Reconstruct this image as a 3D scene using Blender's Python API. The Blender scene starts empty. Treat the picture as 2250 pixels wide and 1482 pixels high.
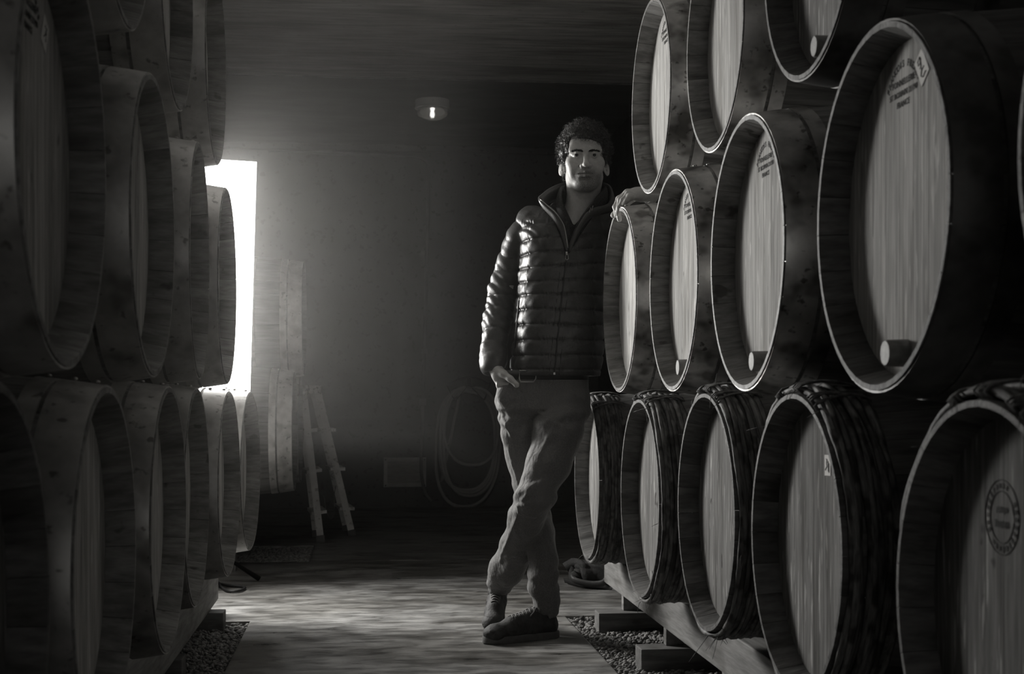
import bpy, bmesh, math, random
import numpy as np
from mathutils import Vector, Matrix, Euler

random.seed(7)
rng = np.random.default_rng(7)
PI = math.pi
scene = bpy.context.scene
COL = scene.collection

# ------------------------------------------------------------------ camera, light, exposure
F_PX, PHI, CAM_H = 3112.0, 0.1051, 0.86      # focal length in pixels of the 2250x1482 frame, yaw to the right of the aisle
CX, HY = 1125.0, 872.0
cam_data = bpy.data.cameras.new('camera')
cam = bpy.data.objects.new('camera', cam_data)
COL.objects.link(cam)
cam.location = (0, 0, CAM_H)
cam.rotation_euler = (PI / 2, 0, -PHI)
cam_data.sensor_width = 36.0
cam_data.lens = F_PX * 36.0 / 2250.0
cam_data.shift_y = (HY - 741.0) / 2250.0
cam_data.clip_start = 0.05
cam_data.dof.use_dof = True
cam_data.dof.focus_distance = 4.7
cam_data.dof.aperture_fstop = 8.0
scene.camera = cam

scene.view_settings.view_transform = 'Standard'
scene.view_settings.look = 'None'
scene.view_settings.gamma = 1.0
scene.view_settings.exposure = 0.0
scene.view_settings.use_curve_mapping = False
scene.cycles.use_denoising = True
scene.cycles.max_bounces = 6
scene.cycles.diffuse_bounces = 3
scene.cycles.glossy_bounces = 2
scene.cycles.adaptive_threshold = 0.08
scene.cycles.use_light_tree = False
scene.cycles.volume_bounces = 1
scene.cycles.transmission_bounces = 8
scene.cycles.sample_clamp_indirect = 3.0

world = bpy.data.worlds.new('cellar_dark')
scene.world = world
world.use_nodes = True
world.node_tree.nodes['Background'].inputs[0].default_value = (1, 0.985, 0.955, 1)
world.node_tree.nodes['Background'].inputs[1].default_value = 0.0015

PANEL_EDGE, PANEL_HOT = 11.0, 122.0       # softbox diffuser: cloth edge, hot spot in front of the lamp head
FILL_POWER = 6.0           # unseen fill light added behind the camera
HAZE = 0.024
BULB = 18.0
PYAW = 16.0

dl = bpy.data.lights.new('rear_fill', 'AREA')
dl.shape = 'RECTANGLE'; dl.size = 1.3; dl.size_y = 2.1
dl.energy = FILL_POWER
dl.color = (1, 0.985, 0.955)
dlo = bpy.data.objects.new('rear_fill', dl)
COL.objects.link(dlo)
dlo.location = (0.15, -2.42, 1.08)
dlo.rotation_euler = (PI / 2, 0, 0)


# ------------------------------------------------------------------ coordinate helpers
SP, CP = math.sin(PHI), math.cos(PHI)

def cam2world(xc, d, z):
    return Vector((xc * CP + d * SP, d * CP - xc * SP, z))

def at(px, py, d):
    """world point seen at a pixel, at camera depth d"""
    return cam2world((px - CX) / F_PX * d, d, CAM_H - (py - HY) / F_PX * d)

def at_u(px, py, u):
    """world point seen at a pixel, on the plane y = u"""
    t = (px - CX) / F_PX
    s = u * (SP + t * CP) / (CP - t * SP)
    d = s * SP + u * CP
    return Vector((s, u, CAM_H - (py - HY) / F_PX * d))

def at_floor(px, py, z=0.0):
    return at(px, py, (CAM_H - z) * F_PX / (py - HY))


# ------------------------------------------------------------------ object helpers
def tag(o, label=None, cat=None, group=None, kind=None):
    if label: o['label'] = label
    if cat: o['category'] = cat
    if group: o['group'] = group
    if kind: o['kind'] = kind
    return o

def empty(name, loc=(0, 0, 0), rot=(0, 0, 0)):
    o = bpy.data.objects.new(name, None)
    o.location = loc; o.rotation_euler = rot
    o.empty_display_size = 0.1
    COL.objects.link(o)
    return o

def link(name, me, m=None, parent=None, loc=None, rot=None):
    o = bpy.data.objects.new(name, me)
    if m is not None and len(me.materials) == 0:
        me.materials.append(m)
    COL.objects.link(o)
    if parent is not None: o.parent = parent
    if loc is not None: o.location = loc
    if rot is not None: o.rotation_euler = rot
    return o

def mesh_np(name, verts, faces, smooth=True):
    me = bpy.data.meshes.new(name)
    verts = np.asarray(verts, dtype=np.float32); faces = np.asarray(faces, dtype=np.int32)
    n, k = faces.shape
    me.vertices.add(len(verts)); me.vertices.foreach_set('co', verts.ravel())
    me.loops.add(n * k); me.loops.foreach_set('vertex_index', faces.ravel())
    me.polygons.add(n)
    me.polygons.foreach_set('loop_start', np.arange(0, n * k, k, dtype=np.int32))
    me.update(calc_edges=True)
    if smooth: me.polygons.foreach_set('use_smooth', np.ones(n, dtype=bool))
    me.validate()
    return me

def mesh_bm(name, bm, smooth=False):
    me = bpy.data.meshes.new(name)
    bmesh.ops.recalc_face_normals(bm, faces=bm.faces[:])
    bm.to_mesh(me); bm.free()
    if smooth:
        for p in me.polygons: p.use_smooth = True
    return me

def bm_box(bm, x0, x1, y0, y1, z0, z1, bevel=0.0):
    vs = [bm.verts.new(c) for c in ((x0, y0, z0), (x1, y0, z0), (x1, y1, z0), (x0, y1, z0),
                                    (x0, y0, z1), (x1, y0, z1), (x1, y1, z1), (x0, y1, z1))]
    fs = [bm.faces.new([vs[i] for i in f]) for f in ((0, 3, 2, 1), (4, 5, 6, 7), (0, 1, 5, 4), (1, 2, 6, 5), (2, 3, 7, 6), (3, 0, 4, 7))]
    if bevel > 0:
        es = {e for f in fs for e in f.edges}
        bmesh.ops.bevel(bm, geom=list(es), offset=bevel, segments=2, affect='EDGES', profile=0.6)

def box_mesh(name, x0, x1, y0, y1, z0, z1, bevel=0.0):
    bm = bmesh.new(); bm_box(bm, x0, x1, y0, y1, z0, z1, bevel)
    return mesh_bm(name, bm)

def frame_axes(d):
    d = Vector(d).normalized()
    a = Vector((0, 0, 1)) if abs(d.z) < 0.9 else Vector((1, 0, 0))
    x = d.cross(a).normalized(); y = x.cross(d).normalized()
    return x, y

def tube_data(pts, radii, seg=8, closed=False, flat=1.0, caps=True):
    """tube along points; returns verts, quads (lists)"""
    pts = [Vector(p) for p in pts]; n = len(pts)
    if not hasattr(radii, '__len__'): radii = [radii] * n
    V, Fc = [], []
    px = None
    for i, p in enumerate(pts):
        if closed: d = pts[(i + 1) % n] - pts[i - 1]
        else: d = pts[min(i + 1, n - 1)] - pts[max(i - 1, 0)]
        d = d.normalized() if d.length > 1e-9 else Vector((0, 0, 1))
        if px is None: x, y = frame_axes(d)
        else:
            x = px - d * px.dot(d)
            x = x.normalized() if x.length > 1e-6 else frame_axes(d)[0]
            y = d.cross(x).normalized()
        px = x
        for k in range(seg):
            a = 2 * PI * k / seg
            V.append(p + (x * math.cos(a) + y * math.sin(a) * flat) * radii[i])
    m = n if closed else n - 1
    for i in range(m):
        j = (i + 1) % n
        for k in range(seg):
            l = (k + 1) % seg
            Fc.append((i * seg + k, i * seg + l, j * seg + l, j * seg + k))
    if caps and not closed:
        for base, rev in ((0, True), ((n - 1) * seg, False)):
            c = len(V); V.append(pts[0] if base == 0 else pts[-1])
            for k in range(seg):
                l = (k + 1) % seg
                Fc.append((base + l, base + k, c, c) if rev else (base + k, base + l, c, c))
    return V, Fc

class Builder:
    """collects shapes into one mesh"""
    def __init__(s): s.V = []; s.F = []
    def add(s, V, F):
        o = len(s.V); s.V += [tuple(v) for v in V]
        for f in F:
            g = []
            for i in f:
                if not g or g[-1] != i + o: g.append(i + o)
            s.F.append(tuple(g))
        return s
    def tube(s, pts, r, seg=8, closed=False, flat=1.0): return s.add(*tube_data(pts, r, seg, closed, flat))
    def box(s, c, e, rot=None):
        c = Vector(c); V = []
        for dz in (-1, 1):
            for dy in (-1, 1):
                for dx in (-1, 1):
                    v = Vector((dx * e[0], dy * e[1], dz * e[2]))
                    if rot is not None: v = rot @ v
                    V.append(c + v)
        return s.add(V, [(0, 2, 3, 1), (4, 5, 7, 6), (0, 1, 5, 4), (2, 6, 7, 3), (0, 4, 6, 2), (1, 3, 7, 5)])
    def beam(s, a, b, w, t, up=(0, 0, 1)):
        a = Vector(a); b = Vector(b); d = (b - a).normalized(); u = Vector(up)
        x = d.cross(u).normalized(); y = x.cross(d).normalized()
        V = [p + x * (i * w / 2) + y * (j * t / 2) for p in (a, b) for j in (-1, 1) for i in (-1, 1)]
        return s.add(V, [(0, 2, 3, 1), (4, 5, 7, 6), (0, 1, 5, 4), (2, 6, 7, 3), (0, 4, 6, 2), (1, 3, 7, 5)])
    def lathe(s, prof, axis='z', seg=32, c=(0, 0, 0)):
        V, F = [], []
        for (r, h) in prof:
            for k in range(seg):
                a = 2 * PI * k / seg
                p = (r * math.cos(a), r * math.sin(a), h) if axis == 'z' else (h, r * math.cos(a), r * math.sin(a))
                V.append((p[0] + c[0], p[1] + c[1], p[2] + c[2]))
        for i in range(len(prof) - 1):
            for k in range(seg):
                l = (k + 1) % seg
                F.append((i * seg + k, i * seg + l, (i + 1) * seg + l, (i + 1) * seg + k))
        return s.add(V, F)
    def mesh(s, name, smooth=False, fix=True):
        me = bpy.data.meshes.new(name)
        me.from_pydata(s.V, [], s.F); me.update()
        if fix:
            bm = bmesh.new(); bm.from_mesh(me)
            bmesh.ops.remove_doubles(bm, verts=bm.verts[:], dist=1e-6)
            bmesh.ops.recalc_face_normals(bm, faces=bm.faces[:])
            bm.to_mesh(me); bm.free()
        if smooth:
            for p in me.polygons: p.use_smooth = True
        return me
    def build(s, name, m, parent=None, smooth=False, loc=None, rot=None):
        return link(name, s.mesh(name, smooth), m, parent, loc, rot)

def sharp(me, deg=40):
    try: me.set_sharp_from_angle(angle=math.radians(deg))
    except Exception: pass
    return me


# ------------------------------------------------------------------ materials
TINT = (1.0, 0.985, 0.955)

def grey(v): return (v * TINT[0], v * TINT[1], v * TINT[2], 1)

def mat(name, lo, hi, scale=(1, 1, 1), noise=6.0, rough=0.6, metal=0.0, bump=0.0, bscale=1.0, detail=3.0, rnd=0.0,
        spots=None, streak=None, rough_var=0.0, spec=0.5, sheen=0.0, ramp=(0.32, 0.68)):
    """grey procedural: fine noise between lo and hi; spots/streak=(scale3, noise, low, high, factor value) darken or lighten patches"""
    m = bpy.data.materials.new(name); m.use_nodes = True
    nt = m.node_tree; N = nt.nodes; L = nt.links
    b = N['Principled BSDF']
    tc = N.new('ShaderNodeTexCoord'); oi = N.new('ShaderNodeObjectInfo')
    off = N.new('ShaderNodeVectorMath'); off.operation = 'SCALE'
    comb = N.new('ShaderNodeCombineXYZ')
    for i, k in enumerate((37.0, 53.0, 71.0)):
        mu = N.new('ShaderNodeMath'); mu.operation = 'MULTIPLY'; mu.inputs[1].default_value = k
        L.new(oi.outputs['Random'], mu.inputs[0]); L.new(mu.outputs[0], comb.inputs[i])
    add = N.new('ShaderNodeVectorMath'); add.operation = 'ADD'
    L.new(tc.outputs['Object'], add.inputs[0]); L.new(comb.outputs[0], add.inputs[1])
    def nz(sc, ns, det=detail, rg=0.6):
        mp = N.new('ShaderNodeMapping'); mp.inputs['Scale'].default_value = sc
        L.new(add.outputs[0], mp.inputs['Vector'])
        t = N.new('ShaderNodeTexNoise'); t.inputs['Scale'].default_value = ns
        t.inputs['Detail'].default_value = det; t.inputs['Roughness'].default_value = rg
        L.new(mp.outputs[0], t.inputs['Vector'])
        return t.outputs['Fac']
    def ramp_(src, a, bb, va, vb):
        r = N.new('ShaderNodeValToRGB')
        r.color_ramp.elements[0].position = a; r.color_ramp.elements[1].position = bb
        r.color_ramp.elements[0].color = va; r.color_ramp.elements[1].color = vb
        L.new(src, r.inputs[0]); return r.outputs[0]
    base = nz(scale, noise)
    col = ramp_(base, ramp[0], ramp[1], grey(lo), grey(hi))
    for layer in (spots or []):
        sc, ns, a, bb, val = layer
        f = ramp_(nz(sc, ns, 2.0), a, bb, (0, 0, 0, 1), (1, 1, 1, 1))
        mx = N.new('ShaderNodeMix'); mx.data_type = 'RGBA'; mx.blend_type = 'MULTIPLY' if val <= 1 else 'MIX'
        mx.inputs[7].default_value = grey(val if val <= 1 else val - 1)
        L.new(f, mx.inputs[0]); L.new(col, mx.inputs[6]); col = mx.outputs[2]
    if rnd > 0:
        mr = N.new('ShaderNodeMapRange'); mr.inputs['To Min'].default_value = 1 - rnd; mr.inputs['To Max'].default_value = 1 + rnd
        L.new(oi.outputs['Random'], mr.inputs['Value'])
        vm = N.new('ShaderNodeVectorMath'); vm.operation = 'SCALE'
        L.new(col, vm.inputs[0]); L.new(mr.outputs[0], vm.inputs['Scale']); col = vm.outputs[0]
    L.new(col, b.inputs['Base Color'])
    b.inputs['Roughness'].default_value = rough
    b.inputs['Metallic'].default_value = metal
    b.inputs['Specular IOR Level'].default_value = spec
    if sheen: b.inputs['Sheen Weight'].default_value = sheen
    if rough_var:
        mr = N.new('ShaderNodeMapRange'); mr.inputs['From Min'].default_value = 0.3; mr.inputs['From Max'].default_value = 0.7
        mr.inputs['To Min'].default_value = max(0.05, rough - rough_var); mr.inputs['To Max'].default_value = rough + rough_var
        L.new(base, mr.inputs['Value']); L.new(mr.outputs[0], b.inputs['Roughness'])
    if bump:
        bn = nz(tuple(c * bscale for c in scale), noise, 2.0)
        bp = N.new('ShaderNodeBump'); bp.inputs['Strength'].default_value = bump; bp.inputs['Distance'].default_value = 0.01
        L.new(bn, bp.inputs['Height']); L.new(bp.outputs[0], b.inputs['Normal'])
    return m

# oak of the barrel heads: vertical grain, pale medullary flecks, dark stains running down
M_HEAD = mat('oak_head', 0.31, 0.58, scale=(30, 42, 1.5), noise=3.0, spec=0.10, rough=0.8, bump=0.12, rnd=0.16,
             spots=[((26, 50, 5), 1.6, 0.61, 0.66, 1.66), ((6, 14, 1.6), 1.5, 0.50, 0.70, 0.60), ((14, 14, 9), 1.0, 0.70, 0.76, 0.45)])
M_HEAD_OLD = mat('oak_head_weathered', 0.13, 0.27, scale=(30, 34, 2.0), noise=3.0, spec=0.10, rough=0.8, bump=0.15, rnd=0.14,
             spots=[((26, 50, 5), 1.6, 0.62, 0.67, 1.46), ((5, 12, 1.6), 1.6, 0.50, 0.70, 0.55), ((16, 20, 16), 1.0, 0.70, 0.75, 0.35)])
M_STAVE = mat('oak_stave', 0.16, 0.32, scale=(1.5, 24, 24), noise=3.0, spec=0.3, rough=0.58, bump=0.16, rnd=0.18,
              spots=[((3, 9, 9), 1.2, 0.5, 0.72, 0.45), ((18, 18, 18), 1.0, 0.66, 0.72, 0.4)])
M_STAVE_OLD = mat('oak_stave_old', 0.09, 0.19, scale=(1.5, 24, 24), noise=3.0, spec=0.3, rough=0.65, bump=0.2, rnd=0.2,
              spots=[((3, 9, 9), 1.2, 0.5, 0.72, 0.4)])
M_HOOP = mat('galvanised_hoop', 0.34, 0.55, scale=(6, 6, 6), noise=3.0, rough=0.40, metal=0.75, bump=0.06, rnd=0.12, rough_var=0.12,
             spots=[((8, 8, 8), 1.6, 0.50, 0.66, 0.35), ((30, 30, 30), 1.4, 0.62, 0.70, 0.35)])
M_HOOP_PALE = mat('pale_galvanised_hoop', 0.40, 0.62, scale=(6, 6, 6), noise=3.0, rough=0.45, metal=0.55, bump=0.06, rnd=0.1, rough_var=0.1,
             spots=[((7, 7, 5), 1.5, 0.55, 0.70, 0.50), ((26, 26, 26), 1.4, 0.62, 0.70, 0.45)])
M_HOOP_DARK = mat('dark_hoop', 0.07, 0.15, scale=(6, 6, 6), noise=3.0, rough=0.5, metal=0.5, bump=0.06, rnd=0.12, rough_var=0.1,
             spots=[((8, 8, 8), 1.6, 0.50, 0.66, 0.5)])  # darker hoop metal for the old and willow-hooped barrels
M_WITHY = mat('split_willow', 0.06, 0.24, scale=(60, 9, 9), noise=2.2, rough=0.7, bump=0.4, rnd=0.3,
              spots=[((10, 10, 10), 1.5, 0.50, 0.60, 0.30)])
M_BARK = mat('willow_binding', 0.06, 0.22, scale=(20, 20, 20), noise=4.0, rough=0.75, bump=0.4, rnd=0.3)
M_BUNG = mat('bung_wood', 0.20, 0.34, scale=(20, 20, 20), noise=3.0, rough=0.6, bump=0.1)
M_NAIL = mat('steel_nail', 0.35, 0.5, noise=30, rough=0.3, metal=0.9)
M_INK = mat('stamp_ink', 0.03, 0.06, noise=60, spec=0.10, rough=0.8)
M_INKF = mat('faded_stamp_ink', 0.06, 0.11, noise=60, spec=0.10, rough=0.8)
M_PAPER = mat('paper_tag', 0.82, 0.9, noise=25, spec=0.10, rough=0.8)
M_PEN = mat('pen_stroke', 0.10, 0.16, noise=40, spec=0.10, rough=0.8)
M_BEAM = mat('timber', 0.16, 0.28, scale=(20, 2, 20), noise=3.0, rough=0.7, bump=0.2, rnd=0.15,
             spots=[((4, 2, 6), 2.0, 0.52, 0.7, 0.55)])
M_BEAMX = mat('timber_block', 0.10, 0.20, scale=(2, 20, 20), noise=3.0, rough=0.75, bump=0.2, rnd=0.15,
             spots=[((4, 4, 6), 2.0, 0.52, 0.7, 0.55)])
M_FLOOR = mat('concrete_floor', 0.15, 0.36, scale=(3.0, 7, 5), noise=2.4, rough=0.44, bump=0.16, rough_var=0.18, detail=6,
              spots=[((1.6, 3.2, 1), 2.2, 0.50, 0.62, 0.50), ((7, 11, 9), 2.2, 0.60, 0.70, 0.55), ((1.0, 1.4, 1), 1.4, 0.46, 0.60, 0.66), ((34, 40, 30), 1.6, 0.66, 0.72, 0.55)])
M_SOIL = mat('dark_soil', 0.05, 0.09, noise=20, rough=0.9, bump=0.5)
M_GRAVEL = mat('gravel', 0.10, 0.34, noise=9, scale=(8, 8, 8), rough=0.85, bump=0.2, detail=3)
M_WALL = mat('rendered_wall', 0.085, 0.13, scale=(1, 1, 1), noise=3.0, rough=0.85, bump=0.12, bscale=8, detail=4,
             spots=[((0.8, 0.8, 0.8), 1.4, 0.45, 0.7, 0.7), ((16, 16, 16), 1.5, 0.60, 0.66, 0.55)])
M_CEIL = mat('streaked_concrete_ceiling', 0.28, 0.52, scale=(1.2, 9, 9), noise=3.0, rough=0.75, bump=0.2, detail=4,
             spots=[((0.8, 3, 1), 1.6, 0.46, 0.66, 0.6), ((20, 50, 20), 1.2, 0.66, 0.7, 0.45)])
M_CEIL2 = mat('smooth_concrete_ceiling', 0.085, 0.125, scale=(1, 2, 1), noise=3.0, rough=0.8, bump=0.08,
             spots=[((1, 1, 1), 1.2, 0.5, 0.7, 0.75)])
M_JOINT = mat('pale_joint', 0.12, 0.24, noise=12, rough=0.85)
M_ALU = mat('dull_aluminium', 0.74, 0.88, noise=14, rough=0.5, metal=0.0, bump=0.05, spots=[((20, 20, 20), 1.5, 0.6, 0.68, 0.6)])
M_WHITEP = mat('worn_white_plastic', 0.6, 0.75, noise=14, rough=0.6, spots=[((30, 30, 30), 1.6, 0.56, 0.62, 0.4)])
M_RUBBER = mat('grey_rubber', 0.12, 0.18, noise=12, rough=0.8)
M_BLACK = mat('black_metal', 0.012, 0.022, noise=12, rough=0.5)
M_CABLE = mat('black_cable', 0.012, 0.02, noise=12, rough=0.55)
M_HOSE = mat('rubber_hose', 0.32, 0.40, noise=6, rough=0.6)
M_PIPE = mat('painted_pipe', 0.11, 0.15, noise=8, rough=0.6)
M_VENT = mat('vent_paint', 0.40, 0.48, noise=12, rough=0.6)
M_LAMPB = mat('lamp_base', 0.75, 0.8, noise=12, rough=0.6)
M_CHROME = mat('lamp_ring', 0.75, 0.85, noise=12, rough=0.3, metal=0.1)
M_BAG = mat('dark_canvas', 0.020, 0.036, noise=60, rough=0.8, bump=0.3)
M_BAGL = mat('dark_leather', 0.022, 0.035, noise=30, rough=0.5, bump=0.2)

def emit_mat(name, strength):
    m = bpy.data.materials.new(name); m.use_nodes = True
    nt = m.node_tree; nt.nodes.clear()
    e = nt.nodes.new('ShaderNodeEmission'); o = nt.nodes.new('ShaderNodeOutputMaterial')
    e.inputs[0].default_value = (1, 0.985, 0.955, 1); e.inputs[1].default_value = strength
    nt.links.new(e.outputs[0], o.inputs[0]); return m
M_PANEL = emit_mat('softbox_diffuser', PANEL_EDGE)
def hot_spot(m, c, sig, edge, hot):
    nt = m.node_tree; N = nt.nodes; L = nt.links
    e = next(n for n in N if n.type == 'EMISSION'); tc = N.new('ShaderNodeTexCoord')
    d = N.new('ShaderNodeVectorMath'); d.operation = 'DISTANCE'; d.inputs[1].default_value = c
    L.new(tc.outputs['Object'], d.inputs[0])
    def math_(op, a, b=None):
        n = N.new('ShaderNodeMath'); n.operation = op
        for i, v in enumerate((a, b)):
            if v is None: continue
            if isinstance(v, (int, float)): n.inputs[i].default_value = v
            else: L.new(v, n.inputs[i])
        return n.outputs[0]
    q = math_('DIVIDE', d.outputs['Value'], sig); q = math_('MULTIPLY', q, q); q = math_('MULTIPLY', q, -1.0); q = math_('EXPONENT', q)
    q = math_('MULTIPLY', q, hot); q = math_('ADD', q, edge); L.new(q, e.inputs[1])
M_BULB = emit_mat('lamp_filament', BULB)
M_GLASS = bpy.data.materials.new('clear_glass'); M_GLASS.use_nodes = True
_g = M_GLASS.node_tree.nodes['Principled BSDF']
_g.inputs['Transmission Weight'].default_value = 0.72; _g.inputs['Base Color'].default_value = (.9, .89, .86, 1); _g.inputs['Roughness'].default_value = 0.18; _g.inputs['IOR'].default_value = 1.45


# ------------------------------------------------------------------ the room
WALL_U, FRONT_U = 11.05, -2.5
XL, XR = -2.40, 1.85
CEIL_Z = 2.82
JOINT_U = 8.73

def struct(name, me, m, parent=None):
    o = link(name, me, m, parent)
    if parent is None: o['kind'] = 'structure'
    return o

GRAV_U = 5.50      # the slab gives way to gravel strips beside the aisle nearer than this
SLAB_L, SLAB_R = -0.43, 0.79
bm = bmesh.new()
PATCH = (-2.4, -0.28, 7.45, 8.25)     # bare gravel patch left, far
bm_box(bm, SLAB_L, SLAB_R, FRONT_U, GRAV_U, -0.12, 0.0, 0.006)
bm_box(bm, XL, XR, GRAV_U, PATCH[2], -0.12, 0.0, 0.006)
bm_box(bm, PATCH[1], XR, PATCH[2], PATCH[3], -0.12, 0.0, 0.006)
bm_box(bm, XL, XR, PATCH[3], WALL_U, -0.12, 0.0, 0.006)
floor = struct('floor', mesh_bm('floor', bm), M_FLOOR)
tag(floor, 'stained concrete floor slab of the cellar aisle')
soil = struct('floor', box_mesh('soil', XL, XR, FRONT_U, WALL_U, -0.20, -0.03), M_SOIL)
tag(soil, 'dark soil under the gravel strips')

wb = struct('wall_back', box_mesh('wall_back', XL - 0.2, XR + 0.2, WALL_U, WALL_U + 0.2, -0.2, CEIL_Z + 0.2), M_WALL)
tag(wb, 'dark rendered back wall of the cellar')
wl = struct('wall_left', box_mesh('wall_left', XL - 0.2, XL, FRONT_U, WALL_U, -0.2, CEIL_Z + 0.2), M_WALL)
wr = struct('wall_right', box_mesh('wall_right', XR, XR + 0.2, FRONT_U, WALL_U, -0.2, CEIL_Z + 0.2), M_WALL)
tag(wl, 'dark wall behind the left barrels'); tag(wr, 'dark wall behind the right barrels')
bm = bmesh.new()
bm_box(bm, XL, -0.55, FRONT_U - 0.2, FRONT_U, -0.2, CEIL_Z + 0.2)
bm_box(bm, 0.85, XR, FRONT_U - 0.2, FRONT_U, -0.2, CEIL_Z + 0.2)
bm_box(bm, -0.55, 0.85, FRONT_U - 0.2, FRONT_U, 2.16, CEIL_Z + 0.2)
wf = struct('wall_front', mesh_bm('wall_front', bm), M_WALL)
tag(wf, 'cellar wall with the entrance doorway behind the viewer')
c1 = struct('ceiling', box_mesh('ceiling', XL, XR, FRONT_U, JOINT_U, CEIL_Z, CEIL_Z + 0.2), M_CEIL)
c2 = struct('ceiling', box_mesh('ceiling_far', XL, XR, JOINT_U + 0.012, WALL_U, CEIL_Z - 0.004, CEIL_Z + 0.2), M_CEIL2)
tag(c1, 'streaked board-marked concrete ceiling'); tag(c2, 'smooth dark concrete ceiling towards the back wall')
B = Builder()
prev = None
pts = [Vector((XL + (XR - XL) * i / 60, JOINT_U + 0.006 + random.uniform(-.004, .004), CEIL_Z - 0.003)) for i in range(61)]
B.tube(pts, [random.uniform(.003, .007) for _ in pts], seg=5)
tag(B.build('trim_1', M_JOINT), 'thin pale ragged joint between the two ceiling slabs', kind='structure')
bm = bmesh.new()
bm_box(bm, XL, XR, WALL_U - 0.05, WALL_U, CEIL_Z - 0.06, CEIL_Z - 0.006, 0.012)
tag(struct('trim_2', mesh_bm('trim_2', bm), M_WALL), 'shallow rendered cove where back wall meets ceiling')


# ------------------------------------------------------------------ gravel strips (uncountable)
def gravel(name, x0, x1, y0, y1, n, label, z0=-0.028, smin=.004, smax=.011):
    ico = bmesh.new(); bmesh.ops.create_icosphere(ico, subdivisions=1, radius=1.0)
    bv = np.array([v.co[:] for v in ico.verts]); bf = np.array([[v.index for v in f.verts] for f in ico.faces]); ico.free()
    k = len(bv)
    cx = rng.uniform(x0, x1, n); cy = rng.uniform(y0, y1, n)
    r = rng.uniform(smin, smax, n)
    cz = z0 + rng.uniform(0.0, 0.020, n)
    sc = r[:, None] * rng.uniform(.7, 1.3, (n, 3)); sc[:, 2] *= .75
    a = rng.uniform(0, 2 * PI, n)
    jit = 1 + rng.uniform(-.18, .18, (n, k, 3))
    v = bv[None] * jit * sc[:, None, :]
    x = v[..., 0] * np.cos(a)[:, None] - v[..., 1] * np.sin(a)[:, None]
    y = v[..., 0] * np.sin(a)[:, None] + v[..., 1] * np.cos(a)[:, None]
    V = np.stack([x + cx[:, None], y + cy[:, None], v[..., 2] + cz[:, None]], -1).reshape(-1, 3)
    Fc = (bf[None] + (np.arange(n) * k)[:, None, None]).reshape(-1, 3)
    o = link(name, mesh_np(name, V, Fc, smooth=False), M_GRAVEL)
    tag(o, label, 'gravel', kind='stuff')
gravel('gravel_bed', SLAB_R + .004, SLAB_R + .75, 3.6, GRAV_U - .004, 15000, 'loose grey gravel strip under the right-hand barrel rack')
gravel('gravel_bed', SLAB_L - .55, SLAB_L - .004, 4.0, GRAV_U - .004, 8000, 'loose gravel strip under the left-hand barrel rack')
gravel('gravel_bed', -1.2, PATCH[1] - .005, PATCH[2] + .005, PATCH[3] - .005, 5000, 'bare gravel patch by the foot of the stepladder', smin=.006, smax=.013)
for n, (px, py, r) in enumerate(((1279, 1357, .012), (1300, 1370, .008), (1319, 1372, .007), (1275, 1377, .007))):
    ico = bmesh.new(); bmesh.ops.create_icosphere(ico, subdivisions=2, radius=r)
    for v in ico.verts: v.co = v.co * random.uniform(.75, 1.15); v.co.z *= .8
    p = at_floor(px, py)
    o = link('pebble', mesh_bm('pebble', ico), M_SOIL, None, (p.x, p.y, r * .6 - (.01 if p.x > SLAB_R else 0)))
    tag(o, ('dark clod at the corner of the gravel strip', 'dark pebble lying next to the clod on the gravel edge', 'dark pebble nearest the foot block on the gravel',
            'small dark pebble on the slab edge below the clod')[n], 'pebble', 'loose pebbles on the gravel edge')


# ------------------------------------------------------------------ barrels: shared part meshes
LEN, RB, RE = 0.88, 0.327, 0.2925        # length, bilge radius, end radius (wood)
NST, NBD = 26, 9
HEAD_X, HEAD_R = 0.052, 0.272

def prof(x, re=RE, rb=RB):
    return rb - (rb - re) * ((x - LEN / 2) / (LEN / 2)) ** 2

def stave_mesh(name, re):
    ds = 2 * PI / NST; half = ds / 2 * 0.985
    xs_o = [0.0, .05, .12, .22, .33, .44, .55, .66, .76, .83, .88]
    loop = [(x, prof(x, re)) for x in xs_o]
    inner = [(.88, re - .009), (.828, re - .022), (.70, prof(.7, re) - .026), (.44, RB - .026), (.18, prof(.18, re) - .026), (.052, re - .022), (0, re - .009)]
    ring = loop + inner
    n = len(ring); V = []; Fc = []
    angs = (-half, 0, half)
    for a in angs:
        for (x, r) in ring: V.append((x, r * math.sin(a), r * math.cos(a)))
    for j in range(len(angs) - 1):
        for i in range(n):
            k = (i + 1) % n
            Fc.append((j * n + i, j * n + k, (j + 1) * n + k, (j + 1) * n + i))
    bm = bmesh.new()
    vs = [bm.verts.new(v) for v in V]
    for f in Fc: bm.faces.new([vs[i] for i in f])
    for j in (0, len(angs) - 1):                       # side walls: strips between outer and inner profiles
        m = len(loop); o = j * n
        seq_o = [o + i for i in range(m)]; seq_i = [o + n - 1 - i for i in range(len(inner))]
        tri = []
        a = b = 0
        while a < m - 1 or b < len(inner) - 1:
            xa = ring[seq_o[min(a + 1, m - 1)] - o][0]; xb = ring[seq_i[min(b + 1, len(inner) - 1)] - o][0]
            if b >= len(inner) - 1 or (a < m - 1 and xa <= xb):
                tri.append((seq_o[a], seq_o[a + 1], seq_i[b])); a += 1
            else:
                tri.append((seq_o[a], seq_i[b], seq_i[b + 1])); b += 1
        for t in tri:
            try: bm.faces.new([vs[i] for i in t])
            except ValueError: pass
    me = mesh_bm(name, bm, smooth=True)
    return sharp(me, 30)

ST_NEW = stave_mesh('stave', RE); ST_NEW.materials.append(M_STAVE)
ST_OLD = stave_mesh('stave_old', RE); ST_OLD.materials.append(M_STAVE_OLD)

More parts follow.
